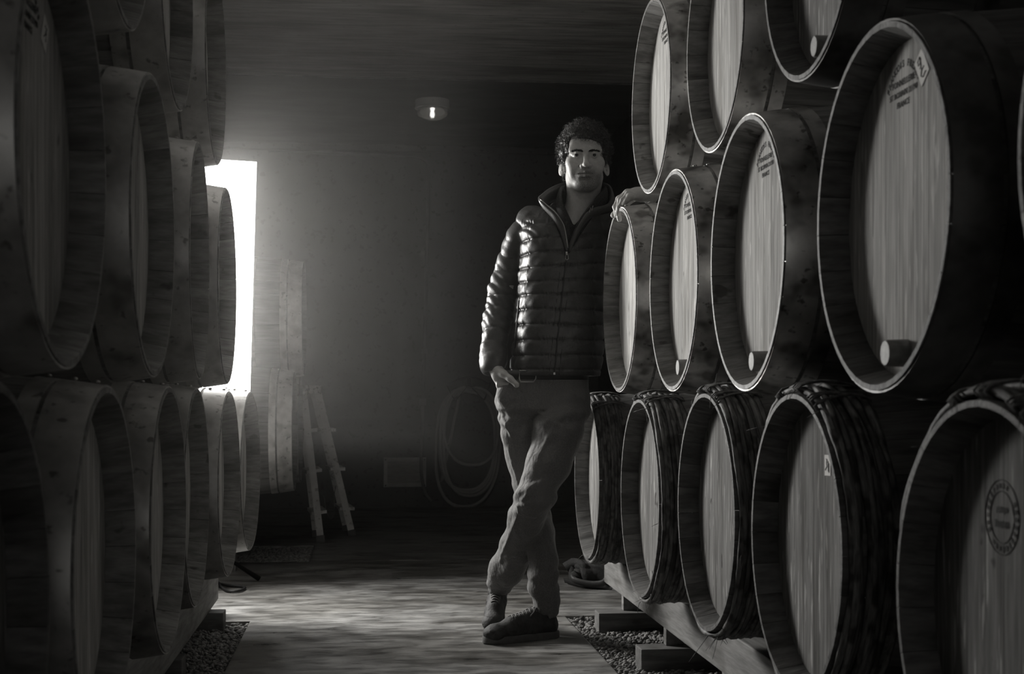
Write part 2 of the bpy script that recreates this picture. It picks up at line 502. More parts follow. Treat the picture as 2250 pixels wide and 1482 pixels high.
def board_meshes(mt):
    out = []
    edges = [-HEAD_R + 2 * HEAD_R * i / NBD for i in range(NBD + 1)]
    for b in range(NBD):
        y0, y1 = edges[b] + .0002, edges[b + 1] - .0002
        up = []
        m = 5
        for i in range(m):
            y = y0 + (y1 - y0) * i / (m - 1)
            up.append((y, math.sqrt(max(HEAD_R ** 2 - y * y, 1e-6))))
        poly = up + [(y, -z) for (y, z) in reversed(up)]
        poly = [p for i, p in enumerate(poly) if i == 0 or (abs(p[0] - poly[i - 1][0]) + abs(p[1] - poly[i - 1][1])) > 1e-4]
        bm = bmesh.new()
        fr = [bm.verts.new((0.0, y, z)) for y, z in poly]; bk = [bm.verts.new((.02, y, z)) for y, z in poly]
        bm.faces.new(fr); bm.faces.new(list(reversed(bk)))
        for i in range(len(poly)):
            j = (i + 1) % len(poly); bm.faces.new((fr[i], bk[i], bk[j], fr[j]))
        bmesh.ops.bevel(bm, geom=[e for e in bm.edges if all(v.co.x < .001 for v in e.verts)], offset=.0004, segments=1, affect='EDGES')
        me = mesh_bm('head_board', bm); me.materials.append(mt); out.append(me)
    return out
BD_NEW = board_meshes(M_HEAD); BD_OLD = board_meshes(M_HEAD_OLD)

def hoop_mesh(x0, x1, mt, re=RE, t=.0035):
    B = Builder()
    n = 4
    xs = [x0 + (x1 - x0) * i / n for i in range(n + 1)]
    pr = [(prof(x, re) + t, x) for x in xs] + [(prof(x, re) - .002, x) for x in reversed(xs)]
    B.lathe(pr + [pr[0]], 'x', 72)
    me = B.mesh('hoop', True); sharp(me, 40); me.materials.append(mt); return me
HOOP_X = ((.003, .072), (.080, .112), (.235, .275))
def hoop_set(mt):
    return [hoop_mesh(a, b, mt) for a, b in HOOP_X] + [hoop_mesh(LEN - b, LEN - a, mt) for a, b in HOOP_X]
HP_R = hoop_set(M_HOOP); HP_L = hoop_set(M_HOOP_PALE); HP_D = hoop_set(M_HOOP_DARK)

B = Builder(); B.lathe([(0.0, 0), (.0045, .0008), (.006, .003), (.005, .0055), (.0, .0068)], 'z', 10)
NAIL = B.mesh('hoop_nail', True); NAIL.materials.append(M_NAIL)
B = Builder(); B.lathe([(0.0, -.036), (.0195, -.036), (.0215, -.033), (.0225, .0), (.0, .0)], 'x', 24)
BUNG = sharp(B.mesh('bung', True), 35); BUNG.materials.append(M_BUNG)
B = Builder(); B.lathe([(0.0, -.014), (.0155, -.014), (.0165, -.011), (.017, .0), (.0, .0)], 'x', 20)
BUNG_S = sharp(B.mesh('bung_short', True), 35); BUNG_S.materials.append(M_BUNG)
B = Builder(); B.lathe([(0.0, 0.0), (HEAD_R, 0.0), (HEAD_R, .02), (0, .02)], 'x', 40)
BACKHEAD = sharp(B.mesh('back_head', True), 30); BACKHEAD.materials.append(M_STAVE_OLD)

# split-willow hoops: knobbly half-round rods bent around the end
def withy_mesh(seed, R, r):
    rg = random.Random(seed); n = 96; V = []; Fc = []
    seg = 6
    ph = [rg.uniform(0, 6.28) for _ in range(6)]
    for i in range(n):
        a = 2 * PI * i / n
        rr = R + .0016 * math.sin(3 * a + ph[0]) + .0012 * math.sin(7 * a + ph[1]) + rg.uniform(-.0006, .0006)
        xx = .0022 * math.sin(2 * a + ph[2]) + .0012 * math.sin(5 * a + ph[3])
        t = r * (1 + .14 * math.sin(9 * a + ph[4]) + rg.uniform(-.10, .10))
        for k in range(seg):
            b = 2 * PI * k / seg
            rad = rr + t * math.cos(b) * .8
            V.append((xx + t * math.sin(b), rad * math.sin(a), rad * math.cos(a)))
    for i in range(n):
        j = (i + 1) % n
        for k in range(seg):
            l = (k + 1) % seg; Fc.append((i * seg + k, j * seg + k, j * seg + l, i * seg + l))
    B = Builder(); B.add(V, Fc)
    me = B.mesh('withy_hoop', True); me.materials.append(M_WITHY); return me
WITHY = [withy_mesh(s, .3035, .0082) for s in range(4)] + [withy_mesh(s, .310, .0066) for s in (11, 12)]

def binding_mesh(seed):
    """willow strip wound round the bundle of hoops, near the top"""
    rg = random.Random(seed); B = Builder()
    for w in range(5):
        pts = []
        tilt = rg.uniform(-.02, .02)
        for k in range(14):
            a = 2 * PI * k / 14
            pts.append((.058 + .060 * math.cos(a), (w - 2) * .0042 + tilt * math.cos(a) + rg.uniform(-.0012, .0012), .3045 + .0150 * math.sin(a)))
        B.tube(pts, .0024, 5, closed=True)
    me = B.mesh('withy_binding', True); me.materials.append(M_BARK); return me
BIND = [binding_mesh(s) for s in range(3)]

def fray_mesh(seed, n, spread):
    """loose willow ends hanging off the hoops"""
    rg = random.Random(seed); B = Builder()
    for _ in range(n):
        a = rg.choice([rg.uniform(-.7, .7), rg.uniform(2.6, 3.7), rg.uniform(0, 6.28)])
        R = .305; x = rg.uniform(-.002, .06)
        p = Vector((x, R * math.sin(a), R * math.cos(a)))
        d = Vector((rg.uniform(-1, .3), rg.uniform(-1, 1), rg.uniform(-1, .4))).normalized()
        L = rg.uniform(.015, spread)
        c = Vector((rg.uniform(-1, 1), rg.uniform(-1, 1), rg.uniform(-1, 0))) * L * .5
        pts = [p + d * L * t + c * t * t for t in (0, .3, .6, 1.0)]
        B.tube(pts, [.0011, .0009, .0007, .0004], 4)
    me = B.mesh('frayed_willow', True); me.materials.append(M_WITHY); return me
FRAY = [fray_mesh(s, 26, .06) for s in range(4)]


# ------------------------------------------------------------------ lettering stamped on heads
def text_mesh(body, size):
    cu = bpy.data.curves.new('t', 'FONT'); cu.body = body; cu.size = size; cu.align_x = 'CENTER'; cu.align_y = 'CENTER'
    cu.extrude = .00015; cu.offset = size * .012; cu.resolution_u = 2
    ob = bpy.data.objects.new('t', cu); COL.objects.link(ob)
    dg = bpy.context.evaluated_depsgraph_get()
    me = bpy.data.meshes.new_from_object(ob.evaluated_get(dg))
    bpy.data.objects.remove(ob); bpy.data.curves.remove(cu)
    return me

FACE = Matrix(((0, 0, -1, 0), (-1, 0, 0, 0), (0, 1, 0, 0), (0, 0, 0, 1)))   # text right -> -y, up -> z, out -> -x

def join_meshes(name, items):
    """items: (mesh, matrix)"""
    bm = bmesh.new()
    for me, mx in items:
        t = me.copy(); t.transform(mx); bm.from_mesh(t); bpy.data.meshes.remove(t)
    me = bpy.data.meshes.new(name); bm.to_mesh(me); bm.free()
    return me

def cooper_stamp():
    it = []
    word = 'FRANCOIS FRERES'
    R = .075; c = .150
    for i, ch in enumerate(word):
        if ch == ' ': continue
        a = (i - (len(word) - 1) / 2) * .142
        it.append((text_mesh(ch, .0165), Matrix.Translation((R * math.sin(a), c + R * math.cos(a), 0)) @ Matrix.Rotation(-a, 4, 'Z')))
    for body, y, s in (('TONNELLERIE', .196, .0150), ('ST ROMAIN 21190', .178, .0140), ('FRANCE', .161, .0140)):
        it.append((text_mesh(body, s), Matrix.Translation((0, y, 0)) @ Matrix.Scale(1.05, 4, (1, 0, 0))))
    me = join_meshes('stamp', it); me.transform(FACE); me.materials.clear(); me.materials.append(M_INK); return me
STAMP = cooper_stamp()

def round_stamp():
    """faint round stamp with smudged, unreadable lettering"""
    rg = random.Random(5); B = Builder()
    def bar(x, y, w, h, a=0):
        M2 = Matrix.Rotation(a, 3, 'Z')
        B.box((x, y, 0), (w / 2, h / 2, .00015), M2)
    for R in (.052, .036):
        pts = [(R * math.cos(2 * PI * k / 48), R * math.sin(2 * PI * k / 48), 0) for k in range(48)]
        B.tube(pts, .0006, 4, closed=True)
    for k in range(26):
        if k in (3, 4, 16): continue
        a = 2 * PI * k / 26
        for j in (-1, 1):
            bar(.044 * math.cos(a + j * .035), .044 * math.sin(a + j * .035), rg.uniform(.0018, .003), rg.uniform(.006, .009), a - PI / 2)
    for y, w in ((.010, .034), (-.010, .044)):
        x = -w / 2
        while x < w / 2:
            bw = rg.uniform(.002, .0045); bar(x + bw / 2, y + rg.uniform(-.001, .001), bw, rg.uniform(.007, .011)); x += bw + rg.uniform(.0008, .0018)
    me = B.mesh('round_stamp'); me.transform(FACE); me.materials.append(M_INKF); return me
STAMP_R = round_stamp()

def paper_tag(w, h, strokes):
    B = Builder(); B.box((0, 0, 0), (w / 2, h / 2, .0004))
    tag_me = B.mesh('paper_tag'); tag_me.transform(FACE); tag_me.materials.append(M_PAPER)
    B = Builder()
    for s in strokes: B.tube([(x * w, y * h, .0006) for x, y in s], .0011, 5)
    pen = B.mesh('handwriting'); pen.transform(FACE); pen.materials.append(M_PEN)
    return tag_me, pen
TAG_NINE = paper_tag(.036, .050, [[(.10, .38), (-.18, .34), (-.22, .22), (0, .16), (.14, .26), (.12, .36), (.02, .06), (-.15, .02)],
                                  [(-.05, -.06), (.05, -.08)], [(.22, -.12), (-.1, -.10), (-.26, -.22), (-.1, -.36), (.22, -.34)]])
TAG_SQ = paper_tag(.034, .040, [[(-.2, .3), (-.02, .28), (-.12, .08), (-.02, -.05), (-.25, -.16), (-.32, -.24)], [(.15, .2), (.2, -.3)], [(.3, .1), (.28, -.35)]])
TAG_L = paper_tag(.034, .046, [[(-.2, .2), (.1, .24), (.0, -.05), (-.15, -.2)], [(.15, .1), (.2, -.2)]])


# ------------------------------------------------------------------ barrel assembly
def barrel(label, group, s, u, zc, side, withy=False, rscale=1.0, old=False, stamp=False, paper=None, bung=None, far=False, yaw=0.0, spin=None):
    """side +1: head faces -x (right-hand row); -1: head faces +x. s is the x of the rim plane."""
    root = empty('wine_barrel', (s + side * LEN / 2, u, zc - RB * rscale), (0, 0, (0 if side > 0 else PI) + yaw))
    root.scale = (1, rscale, rscale)
    tag(root, label, 'barrel', group)
    base = Vector((-LEN / 2, 0, RB))
    r0 = random.uniform(0, 1) if spin is None else spin
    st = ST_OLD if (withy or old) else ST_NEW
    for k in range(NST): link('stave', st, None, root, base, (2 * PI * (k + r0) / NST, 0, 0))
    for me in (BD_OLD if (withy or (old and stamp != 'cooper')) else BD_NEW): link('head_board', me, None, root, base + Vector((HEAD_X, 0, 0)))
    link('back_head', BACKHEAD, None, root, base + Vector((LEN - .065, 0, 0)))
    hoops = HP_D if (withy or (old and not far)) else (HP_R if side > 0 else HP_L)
    for i, me in enumerate(hoops):
        if withy and i in (0, 1): continue
        link('hoop', me, None, root, base, (random.uniform(0, 6.28), 0, 0))
    if withy:
        for i, x in enumerate((.014, .031, .048, .065, .082, .100)):
            link('withy_hoop', WITHY[(i + int(u * 10)) % 4], None, root, base + Vector((x, 0, 0)), (random.uniform(-3, 3), 0, 0))
        for x in (.022, .057):
            link('withy_hoop', WITHY[4 + (x > .03)], None, root, base + Vector((x, 0, 0)), (random.uniform(-3, 3), 0, 0))
        for i, a in enumerate((-.25, .05, .42)):
            link('withy_binding', BIND[i], None, root, base, (a + random.uniform(-.08, .08), 0, 0))
        o = link('frayed_willow', FRAY[int(u * 10) % 4], None, root, base, (random.uniform(-.4, .4), 0, 0)); o['kind'] = 'stuff'
    elif not far:
        for x in (.020, .058, .097):
            a = random.uniform(-.12, .12)
            link('hoop_nail', NAIL, None, root, base + Vector((x, -(prof(x) + .0025) * math.sin(a), (prof(x) + .0025) * math.cos(a))), (a, 0, 0))
    hx = base + Vector((HEAD_X, 0, 0))
    if bung: link('bung', BUNG if bung == 'long' else BUNG_S, None, root, hx + Vector((0, .0, -.232)))
    if stamp == 'cooper': link('stamp', STAMP, None, root, hx + Vector((-.0006, .012, .012)))
    if stamp == 'round':
        o = link('stamp', STAMP_R, None, root, hx + Vector((-.0006, 0.035, .13)))
    if paper:
        (tm, pm), y, z, ang = paper
        t = link('paper_tag', tm, None, root, hx + Vector((-.0010, y, z)), (ang, 0, 0)); t['label'] = 'small white paper tag'
        link('handwriting', pm, None, t)
    return root

HY_ = CAM_H
ZR1, ZL1 = CAM_H - .293, CAM_H - .277
gR1, gR2, gR3 = 'willow-hooped barrels of the right bottom row', 'barrels of the right middle row', 'barrels of the right top row'
gL1, gL2, gL3 = 'barrels of the left bottom row', 'barrels of the left middle row', 'barrels of the left top row'
H0 = CAM_H
barrel('willow-hooped barrel behind the man, farthest in the right bottom row', gR1, .817, 5.143, H0 - .302, 1, withy=True)
barrel('willow-hooped barrel with a bung low on its head, next to the man\'s shoes', gR1, .814, 4.139, H0 - .301, 1, withy=True, bung='short')
barrel('willow-hooped barrel over the bare beam, third along the right bottom row from the man', gR1, .839, 3.433, H0 - .285, 1, withy=True)
barrel('willow-hooped barrel with a small square paper tag, right bottom row', gR1, .837, 2.703, H0 - .287, 1, withy=True, paper=(TAG_SQ, -.062, .155, -.03))
barrel('large dark willow-hooped barrel with a faint round stamp, cut by the lower right corner', gR1, .827, 1.84, H0 - .297, 1, withy=True, stamp='round')
barrel('metal-hooped barrel the man rests his hand on, right middle row', gR2, .816, 4.482, H0 + .310, 1, bung='short')
barrel('metal-hooped barrel second from the man in the right middle row', gR2, .823, 3.728, H0 + .310, 1, stamp='cooper', bung='long')
barrel('metal-hooped barrel with bright dented hoop, third from the man in the right middle row', gR2, .815, 2.975, H0 + .308, 1, stamp='cooper', bung='long')
barrel('large stamped barrel with a white tag near the top of its head, right middle row', gR2, .819, 2.202, H0 + .302, 1, old=True, stamp='cooper', paper=(TAG_NINE, -.066, .214, -.62), bung='long')
barrel('barrel of which only a curved edge shows at the right margin', gR2, .830, 1.435, H0 + .305, 1, old=True)
barrel('tall pale-headed barrel above the man\'s hand, right top row', gR3, .846, 4.130, H0 + .890, 1, rscale=.965, stamp='cooper', bung='short')
barrel('barrel with a bung, second in the right top row, cut by the upper edge', gR3, .857, 3.415, H0 + .890, 1, rscale=.965, bung='short')
barrel('dark-headed barrel low edge hanging at the top, above the large stamped barrel', gR3, .844, 2.640, H0 + .896, 1, rscale=.965, bung='long', old=True)
barrel('unlit barrel edge at the lower left corner', gL1, -.425, 1.70, H0 - .277, -1, old=True)
barrel('left bottom row barrel with a broad bright stained hoop, second from the corner', gL1, -.423, 2.427, H0 - .277, -1)
barrel('left bottom row barrel, middle of the five with lit hoops, third from the corner', gL1, -.426, 3.215, H0 - .273, -1)
barrel('left bottom row barrel, fourth from the corner, above the pale sleeper end', gL1, -.445, 3.913, H0 - .273, -1)
barrel('left bottom row barrel with blotchy hoop, second from the light', gL1, -.423, 4.625, H0 - .279, -1, yaw=-.026)
barrel('left bottom row barrel with brightly lit hoop right below the light', gL1, -.415, 5.400, H0 - .279, -1, yaw=-.046)
barrel('large dim barrel with stamp and paper tag, left middle row, nearest the camera', gL2, -.405, 2.013, H0 + .334, -1, stamp='cooper', paper=(TAG_L, -.09, .19, .5), bung='short')
barrel('left middle row barrel with a bright grey hoop, second from the left edge', gL2, -.406, 2.842, H0 + .334, -1)
barrel('left middle row barrel third from the left edge', gL2, -.405, 3.610, H0 + .340, -1, yaw=.03)
barrel('left middle row barrel silhouetted against the light', gL2, -.406, 4.360, H0 + .334, -1)
barrel('barrel in the left top row showing only its lowest rim', gL3, -.410, 2.535, H0 + .930, -1, rscale=.95)
barrel('left top row barrel whose pale head shows as a narrow strip', gL3, -.414, 3.265, H0 + .932, -1, rscale=.95)
barrel('left top row barrel hanging right above the light', gL3, -.406, 4.030, H0 + .933, -1, rscale=.95)
# stack beyond the light
gF = 'barrels of the far stack behind the light'
barrel('far stack barrel just right of the light, lower level', gF, -.333, 7.10, .690, -1, far=True, old=True)
barrel('far stack barrel behind the stepladder top, lower level', gF, -.333, 7.77, .690, -1, far=True, old=True)
barrel('far stack barrel in the glow, upper level', gF, -.300, 7.435, 1.264, -1, far=True, old=True)


# ------------------------------------------------------------------ racks under the rows
def wood(name, me, label, cat, m=M_BEAM, group=None):
    return tag(link(name, me, m), label, cat, group)

def beam_z(s, side, row_z, re):                      # underside of the barrels where the beam runs
    return row_z - re
# right-hand beams
zt = H0 - .302 - prof(.23) - .005
wood('rack_beam', box_mesh('rack_beam', .965, 1.035, 1.2, 5.62, .115, zt, .004), 'long sloping-looking front beam carrying the right bottom row of barrels', 'beam', M_BEAM, 'rack beams')
wood('rack_beam', box_mesh('rack_beam', 1.50, 1.57, 1.2, 5.62, .115, zt, .004), 'rear beam under the right bottom row of barrels', 'beam', M_BEAM, 'rack beams')
for n, (u, txt) in enumerate(((5.22, 'nearest the man\'s shoes'), (4.47, 'second from the man'), (3.72, 'third from the man'))):
    wood('foot_block', box_mesh('foot_block', .868 + .01 * n, 1.70, u - .05, u + .05, -.02, .058, .004), 'dark timber foot block under the right beam, ' + txt, 'timber', M_BEAMX, 'foot blocks under the right rack')
    wood('rack_post', box_mesh('rack_post', .970, 1.03, u + .005, u + .045, .058, .115, .003), 'short post under the right front beam, ' + txt, 'post', M_BEAM, 'short rack posts')
    wood('rack_post', box_mesh('rack_post', 1.505, 1.565, u - .02, u + .02, .058, .115, .003), 'short post under the right rear beam, ' + txt, 'post', M_BEAM, 'short rack posts')
# left-hand beams
zt = H0 - .279 - prof(.24) - .005
wood('rack_beam', box_mesh('rack_beam', -.64, -.57, 1.2, 5.72, .055, zt, .004), 'front beam in shadow under the left bottom row of barrels', 'beam', M_BEAM, 'rack beams')
wood('rack_beam', box_mesh('rack_beam', -1.17, -1.10, 1.2, 5.72, .055, zt, .004), 'rear beam in shadow under the left bottom row of barrels', 'beam', M_BEAM, 'rack beams')
for n, (u, e, txt) in enumerate(((5.40, -.515, 'with its pale end by the lit floor'), (4.47, -.55, 'in shadow at the lower left'))):
    wood('foot_block', box_mesh('foot_block', -1.25, e, u - .05, u + .05, -.02, .055, .004), 'timber sleeper under the left rack ' + txt, 'timber', M_BEAMX, 'sleepers under the left rack')
# far stack
for y0, y1, txt in ((7.05, 7.15, 'nearer'), (7.86, 7.96, 'farther')):
    wood('foot_block', box_mesh('foot_block', -1.20, -.62, y0, y1, -.02 if y0 > 7.4 else 0, .10, .004), txt + ' cross timber under the far stack of barrels', 'timber', M_BEAMX, 'timbers under the far stack')
for x in (-.72, -1.06):
    wood('rack_beam', box_mesh('rack_beam', x - .04, x + .04, 6.95, 8.15, .10, .690 - prof(.42) - .004, .004), ('front' if x > -.9 else 'rear') + ' beam under the far stack of barrels', 'beam', M_BEAM, 'rack beams')


# ------------------------------------------------------------------ the bright softbox on its stand, behind the left barrels
def softbox():
    root = empty('softbox_light', (-1.06, 6.22, 0))
    tag(root, 'wide glowing white softbox on a black stand behind the left barrels', 'studio light')
    W, H, Dp = 1.20, 1.06, .24
    cen = Vector((.0, -.02, 1.365)); tilt = Matrix.Rotation(math.radians(PYAW), 4, 'Z') @ Matrix.Rotation(math.radians(8), 4, 'X')   # aimed slightly down the aisle floor
    def T(v): return cen + (tilt.to_3x3() @ Vector(v))
    B = Builder(); e = .004
    B.add([T((-W / 2, -e, -H / 2)), T((W / 2, -e, -H / 2)), T((W / 2, -e, H / 2)), T((-W / 2, -e, H / 2))], [(0, 1, 2, 3)])
    me = bpy.data.meshes.new('diffuser'); me.from_pydata(B.V, [], B.F); me.update()
    hot_spot(M_PANEL, tuple(T((0, 0, .05))), .26, PANEL_EDGE, PANEL_HOT)
    link('diffuser', me, M_PANEL, root)['label'] = 'blown-out white diffuser cloth'
    B = Builder()
    fr = [T((sx * W / 2 * 1.004, 0, sz * H / 2 * 1.002)) for sx, sz in ((-1, -1), (1, -1), (1, 1), (-1, 1))]
    bk = [T((sx * .10, Dp, sz * .16)) for sx, sz in ((-1, -1), (1, -1), (1, 1), (-1, 1))]
    B.add(fr + bk, [(0, 4, 5, 1), (1, 5, 6, 2), (2, 6, 7, 3), (3, 7, 4, 0), (4, 7, 6, 5)])
    B.build('housing', M_BLACK, root)
    B = Builder(); B.lathe([(0, Dp), (.07, Dp), (.07, Dp + .2), (0, Dp + .2)], 'z', 20)
    me = B.mesh('lamp_head', True); me.transform(Matrix.Rotation(-PI / 2, 4, 'X')); sharp(me, 40)
    link('lamp_head', me, M_BLACK, root, cen)
    st = Vector((0, .33, 0))
    B = Builder(); B.tube([st + Vector((0, 0, .30)), st + Vector((0, 0, 1.12))], .014, 12); B.tube([st + Vector((0, 0, 1.10)), cen + Vector((0, Dp + .12, -.02))], .012, 8)
    B.build('stand_pole', M_BLACK, root, True)
    hub = st + Vector((0, 0, .42))
    foot = at(570, 1279, 6.58) - root.location; foot.z = .012
    for k in range(3):
        f = foot if k == 0 else st + Matrix.Rotation(2 * PI * k / 3, 3, 'Z') @ (Vector((foot.x, foot.y, 0)) - st) + Vector((0, 0, .012))
        if k == 1: f = st + Vector((-.45, -.30, .012))
        if k == 2: f = st + Vector((-.10, .48, .012))
        B = Builder(); B.tube([hub, f], .0125, 10); B.build('stand_leg', M_BLACK, root, True)
softbox()
# power cable on the floor
cpts = [(452, 1300), (447, 1283), (465, 1288), (480, 1285), (486, 1294), (500, 1303), (520, 1304), (536, 1299), (534, 1294), (505, 1291), (470, 1285), (455, 1281)]
cw = []
for px, py in cpts:
    p = at_floor(px, py); cw.append(Vector((p.x, p.y, .008)))
def smooth_pts(P, n=6, closed=False):
    out = []; m = len(P)
    rg = range(m if closed else m - 1)
    for i in rg:
        p0 = P[(i - 1) % m] if closed or i > 0 else P[0]; p1 = P[i]; p2 = P[(i + 1) % m]; p3 = P[(i + 2) % m] if closed or i + 2 < m else P[-1]
        for k in range(n):
            t = k / n
            out.append(.5 * ((2 * p1) + (p2 - p0) * t + (2 * p0 - 5 * p1 + 4 * p2 - p3) * t * t + (3 * p1 - p0 - 3 * p2 + p3) * t ** 3))
    if not closed: out.append(P[-1])
    return out
B = Builder(); B.tube(smooth_pts(cw), .006, 8)
tag(B.build('power_cable', M_CABLE, None, True), 'black power cable looped on the floor beside the left rack', 'cable')


# ------------------------------------------------------------------ stepladder leaning against the far stack
def stepladder():
    base = at_floor(735, 1186); base.z = 0
    root = empty('stepladder', base)
    tag(root, 'small worn aluminium double stepladder leaning against the far stack', 'ladder')
    def L(p): return p - base
    off = cam2world(-.075, .34, 0) - Vector((0, 0, 0))
    legs = (((667, 866, 8.30), (704, 1182, 8.36)), ((699, 862, 8.42), (772, 1168, 8.74)))
    for li, (t, f) in enumerate(legs):
        T = L(at(*t)); Fo = L(at(f[0], f[1], f[2])); Fo.z = max(Fo.z, .03)
        d = (Fo - T).normalized()
        for o in (Vector((0, 0, 0)), off):
            B = Builder(); B.beam(T + o, Fo + o, .040, .022, up=(0, 1, 0))
            r = B.build('rail', M_ALU, root)
            B = Builder(); B.beam(Fo + o - d * .012, Fo + o + d * .030, .048, .03, up=(0, 1, 0)); B.build('foot', M_RUBBER, r)
        for k, q in enumerate((.25, .53, .82)):
            c = T.lerp(Fo, q)
            B = Builder()
            sw = cam2world(.062, 0, 0) - Vector((0, 0, 0))
            a = c - sw * .55 + Vector((0, 0, -.004)) ; b = c + sw * .9 + Vector((0, 0, .008 if li == 0 else -.004))
            B.add([a, b, b + off, a + off, a - Vector((0, 0, .018)), b - Vector((0, 0, .018)), b + off - Vector((0, 0, .018)), a + off - Vector((0, 0, .018))],
                  [(0, 1, 2, 3), (4, 7, 6, 5), (0, 4, 5, 1), (1, 5, 6, 2), (2, 6, 7, 3), (3, 7, 4, 0)])
            B.build('tread', M_ALU, root)
    for o in (Vector((0, 0, 0)), off):
        for pts in (((655, 860), (678, 846), (683, 853), (668, 874), (656, 878)), ((679, 846), (707, 849), (707, 856), (704, 866), (690, 864), (683, 853))):
            pl = [L(at(x, y, 8.32)) + o for x, y in pts]
            nrm = cam2world(0, 1, 0) - Vector((0, 0, 0)); B = Builder(); n = len(pl)
            B.add([p - nrm * .03 for p in pl] + [p + nrm * .03 for p in pl], [tuple(range(n)), tuple(reversed(range(n, 2 * n)))] + [(i, i + n, (i + 1) % n + n, (i + 1) % n) for i in range(n)])
            B.build('hinge_cap', M_WHITEP, root)
    B = Builder()
    pts = [L(at(x, y, 8.45)) for x, y in ((706, 1086), (712, 1092), (716, 1120), (726, 1140), (734, 1128), (735, 1085), (738, 1068))]
    B.tube(smooth_pts(pts), .008, 6, flat=.25); B.build('spreader_strap', M_RUBBER, root, True)
stepladder()


# ------------------------------------------------------------------ ceiling lamp
def ceiling_lamp():
    c = at(950, 226, 9.35); c.z = CEIL_Z - .004
    root = empty('ceiling_lamp', c)
    tag(root, 'small round bulkhead lamp with clear glass bowl on the ceiling', 'lamp')
    R = .113
    B = Builder(); B.lathe([(0, 0), (R, 0), (R, -.045), (R - .004, -.048), (0, -.048)], 'z', 40); sharp(B.build('base', M_LAMPB, root, True).data, 40)
    B = Builder(); B.lathe([(0, 0), (.005, 0), (.005, .006), (0, .008)], 'z', 10); me = B.mesh('screw', True); me.transform(Matrix.Rotation(PI / 2, 4, 'X'))
    link('screw', me, M_LAMPB, root, (0.0, -R + .001, -.022))
    B = Builder(); B.lathe([(R - .012, -.047), (R + .003, -.047), (R + .004, -.053), (R - .002, -.057), (R - .012, -.055), (R - .012, -.047)], 'z', 40); B.build('ring', M_CHROME, root, True)
    B = Builder(); o = [(R - .012, -.056), (R - .013, -.092), (R - .022, -.106), (.06, -.122), (.02, -.130), (0, -.131)]
    i = [(0, -.127), (.02, -.126), (.06, -.118), (R - .026, -.103), (R - .017, -.090), (R - .016, -.056)]
    B.lathe(o + i + [o[0]], 'z', 40); B.build('glass_bowl', M_GLASS, root, True)
    B = Builder(); B.lathe([(0, -.049), (.050, -.049), (.050, -.062), (.017, -.064), (.017, -.070), (0, -.070)], 'z', 20); sharp(B.build('bulb_holder', M_WHITEP, root, True).data, 40)
    B = Builder(); B.lathe([(0.0, -.114), (.010, -.111), (.0145, -.100), (.014, -.088), (.010, -.074), (.010, -.070), (0, -.070)], 'z', 16); B.build('bulb', M_BULB, root, True)
ceiling_lamp()


# ------------------------------------------------------------------ things on the back wall
def wallp(px, py, off=0.03): return at_u(px, py, WALL_U - off)
# conduit
root = empty('conduit_pipe', wallp(932, 1080, .02)); tag(root, 'thin painted conduit running along the back wall and down to the floor', 'pipe')
rl = root.location
pts = [wallp(590, 331, .03), wallp(700, 336, .03), wallp(900, 344, .03), wallp(925, 348, .03), wallp(937, 356, .03), wallp(942, 372, .03), wallp(940, 480, .03), wallp(936, 640, .03), wallp(932, 770, .03), wallp(929, 885, .03)]
B = Builder(); B.tube([p - rl for p in pts], .014, 10); B.build('pipe', M_PIPE, root, True)
pts = [wallp(929, 885, .03), wallp(928, 960, .03), wallp(925, 1010, .045), wallp(927, 1050, .05), wallp(935, 1085, .05), wallp(948, 1102, .06)]
B = Builder(); B.tube([p - rl for p in smooth_pts(pts)], .013, 10); B.build('flexible_tail', M_RUBBER, root, True)
for px, py, w, h in ((933, 772, .022, .018), (929, 884, .024, .026)):
    p = wallp(px, py, .03) - rl
    B = Builder(); B.box(p, (w, .025, h)); B.build('coupling', M_PIPE, root)
# vent
c = wallp(888, 1039, .0); a0 = wallp(843, 1006, 0) - c; a1 = wallp(936, 1070, 0) - c
root = empty('wall_vent', c); tag(root, 'pale rectangular louvred vent low on the back wall', 'vent')
x0, x1, z1, z0 = a0.x, a1.x, a0.z, a1.z
b_ = .030
B = Builder()
for (xa, xb, za, zb) in ((x0, x1, z1 - b_, z1), (x0, x1, z0, z0 + b_), (x0, x0 + b_, z0 + b_, z1 - b_), (x1 - b_, x1, z0 + b_, z1 - b_)):
    B.box(((xa + xb) / 2, -.010, (za + zb) / 2), ((xb - xa) / 2, .010, (zb - za) / 2))
B.build('vent_frame', M_VENT, root)
for sx in (x0 + .014, x1 - .014):
    for sz in (z0 + .014, z1 - .014):
        B = Builder(); B.lathe([(0, -.024), (.005, -.024), (.006, -.020), (0, -.02)], 'z', 8); me = B.mesh('screw', True); me.transform(Matrix.Rotation(-PI / 2, 4, 'X'))
        link('screw', me, M_BLACK, root, (sx, 0 - .043, sz))
ns = 15; slat = None
for k in range(ns):
    z = z0 + b_ + (z1 - z0 - 2 * b_) * (k + .5) / ns
    if slat is None:
        B = Builder(); B.box((0, 0, 0), ((x1 - x0) / 2 - b_ + .002, .007, .0035), Matrix.Rotation(.6, 3, 'X')); slat = B.mesh('louvre'); slat.materials.append(M_VENT)
    link('louvre', slat, None, root, ((x0 + x1) / 2, -.008, z))
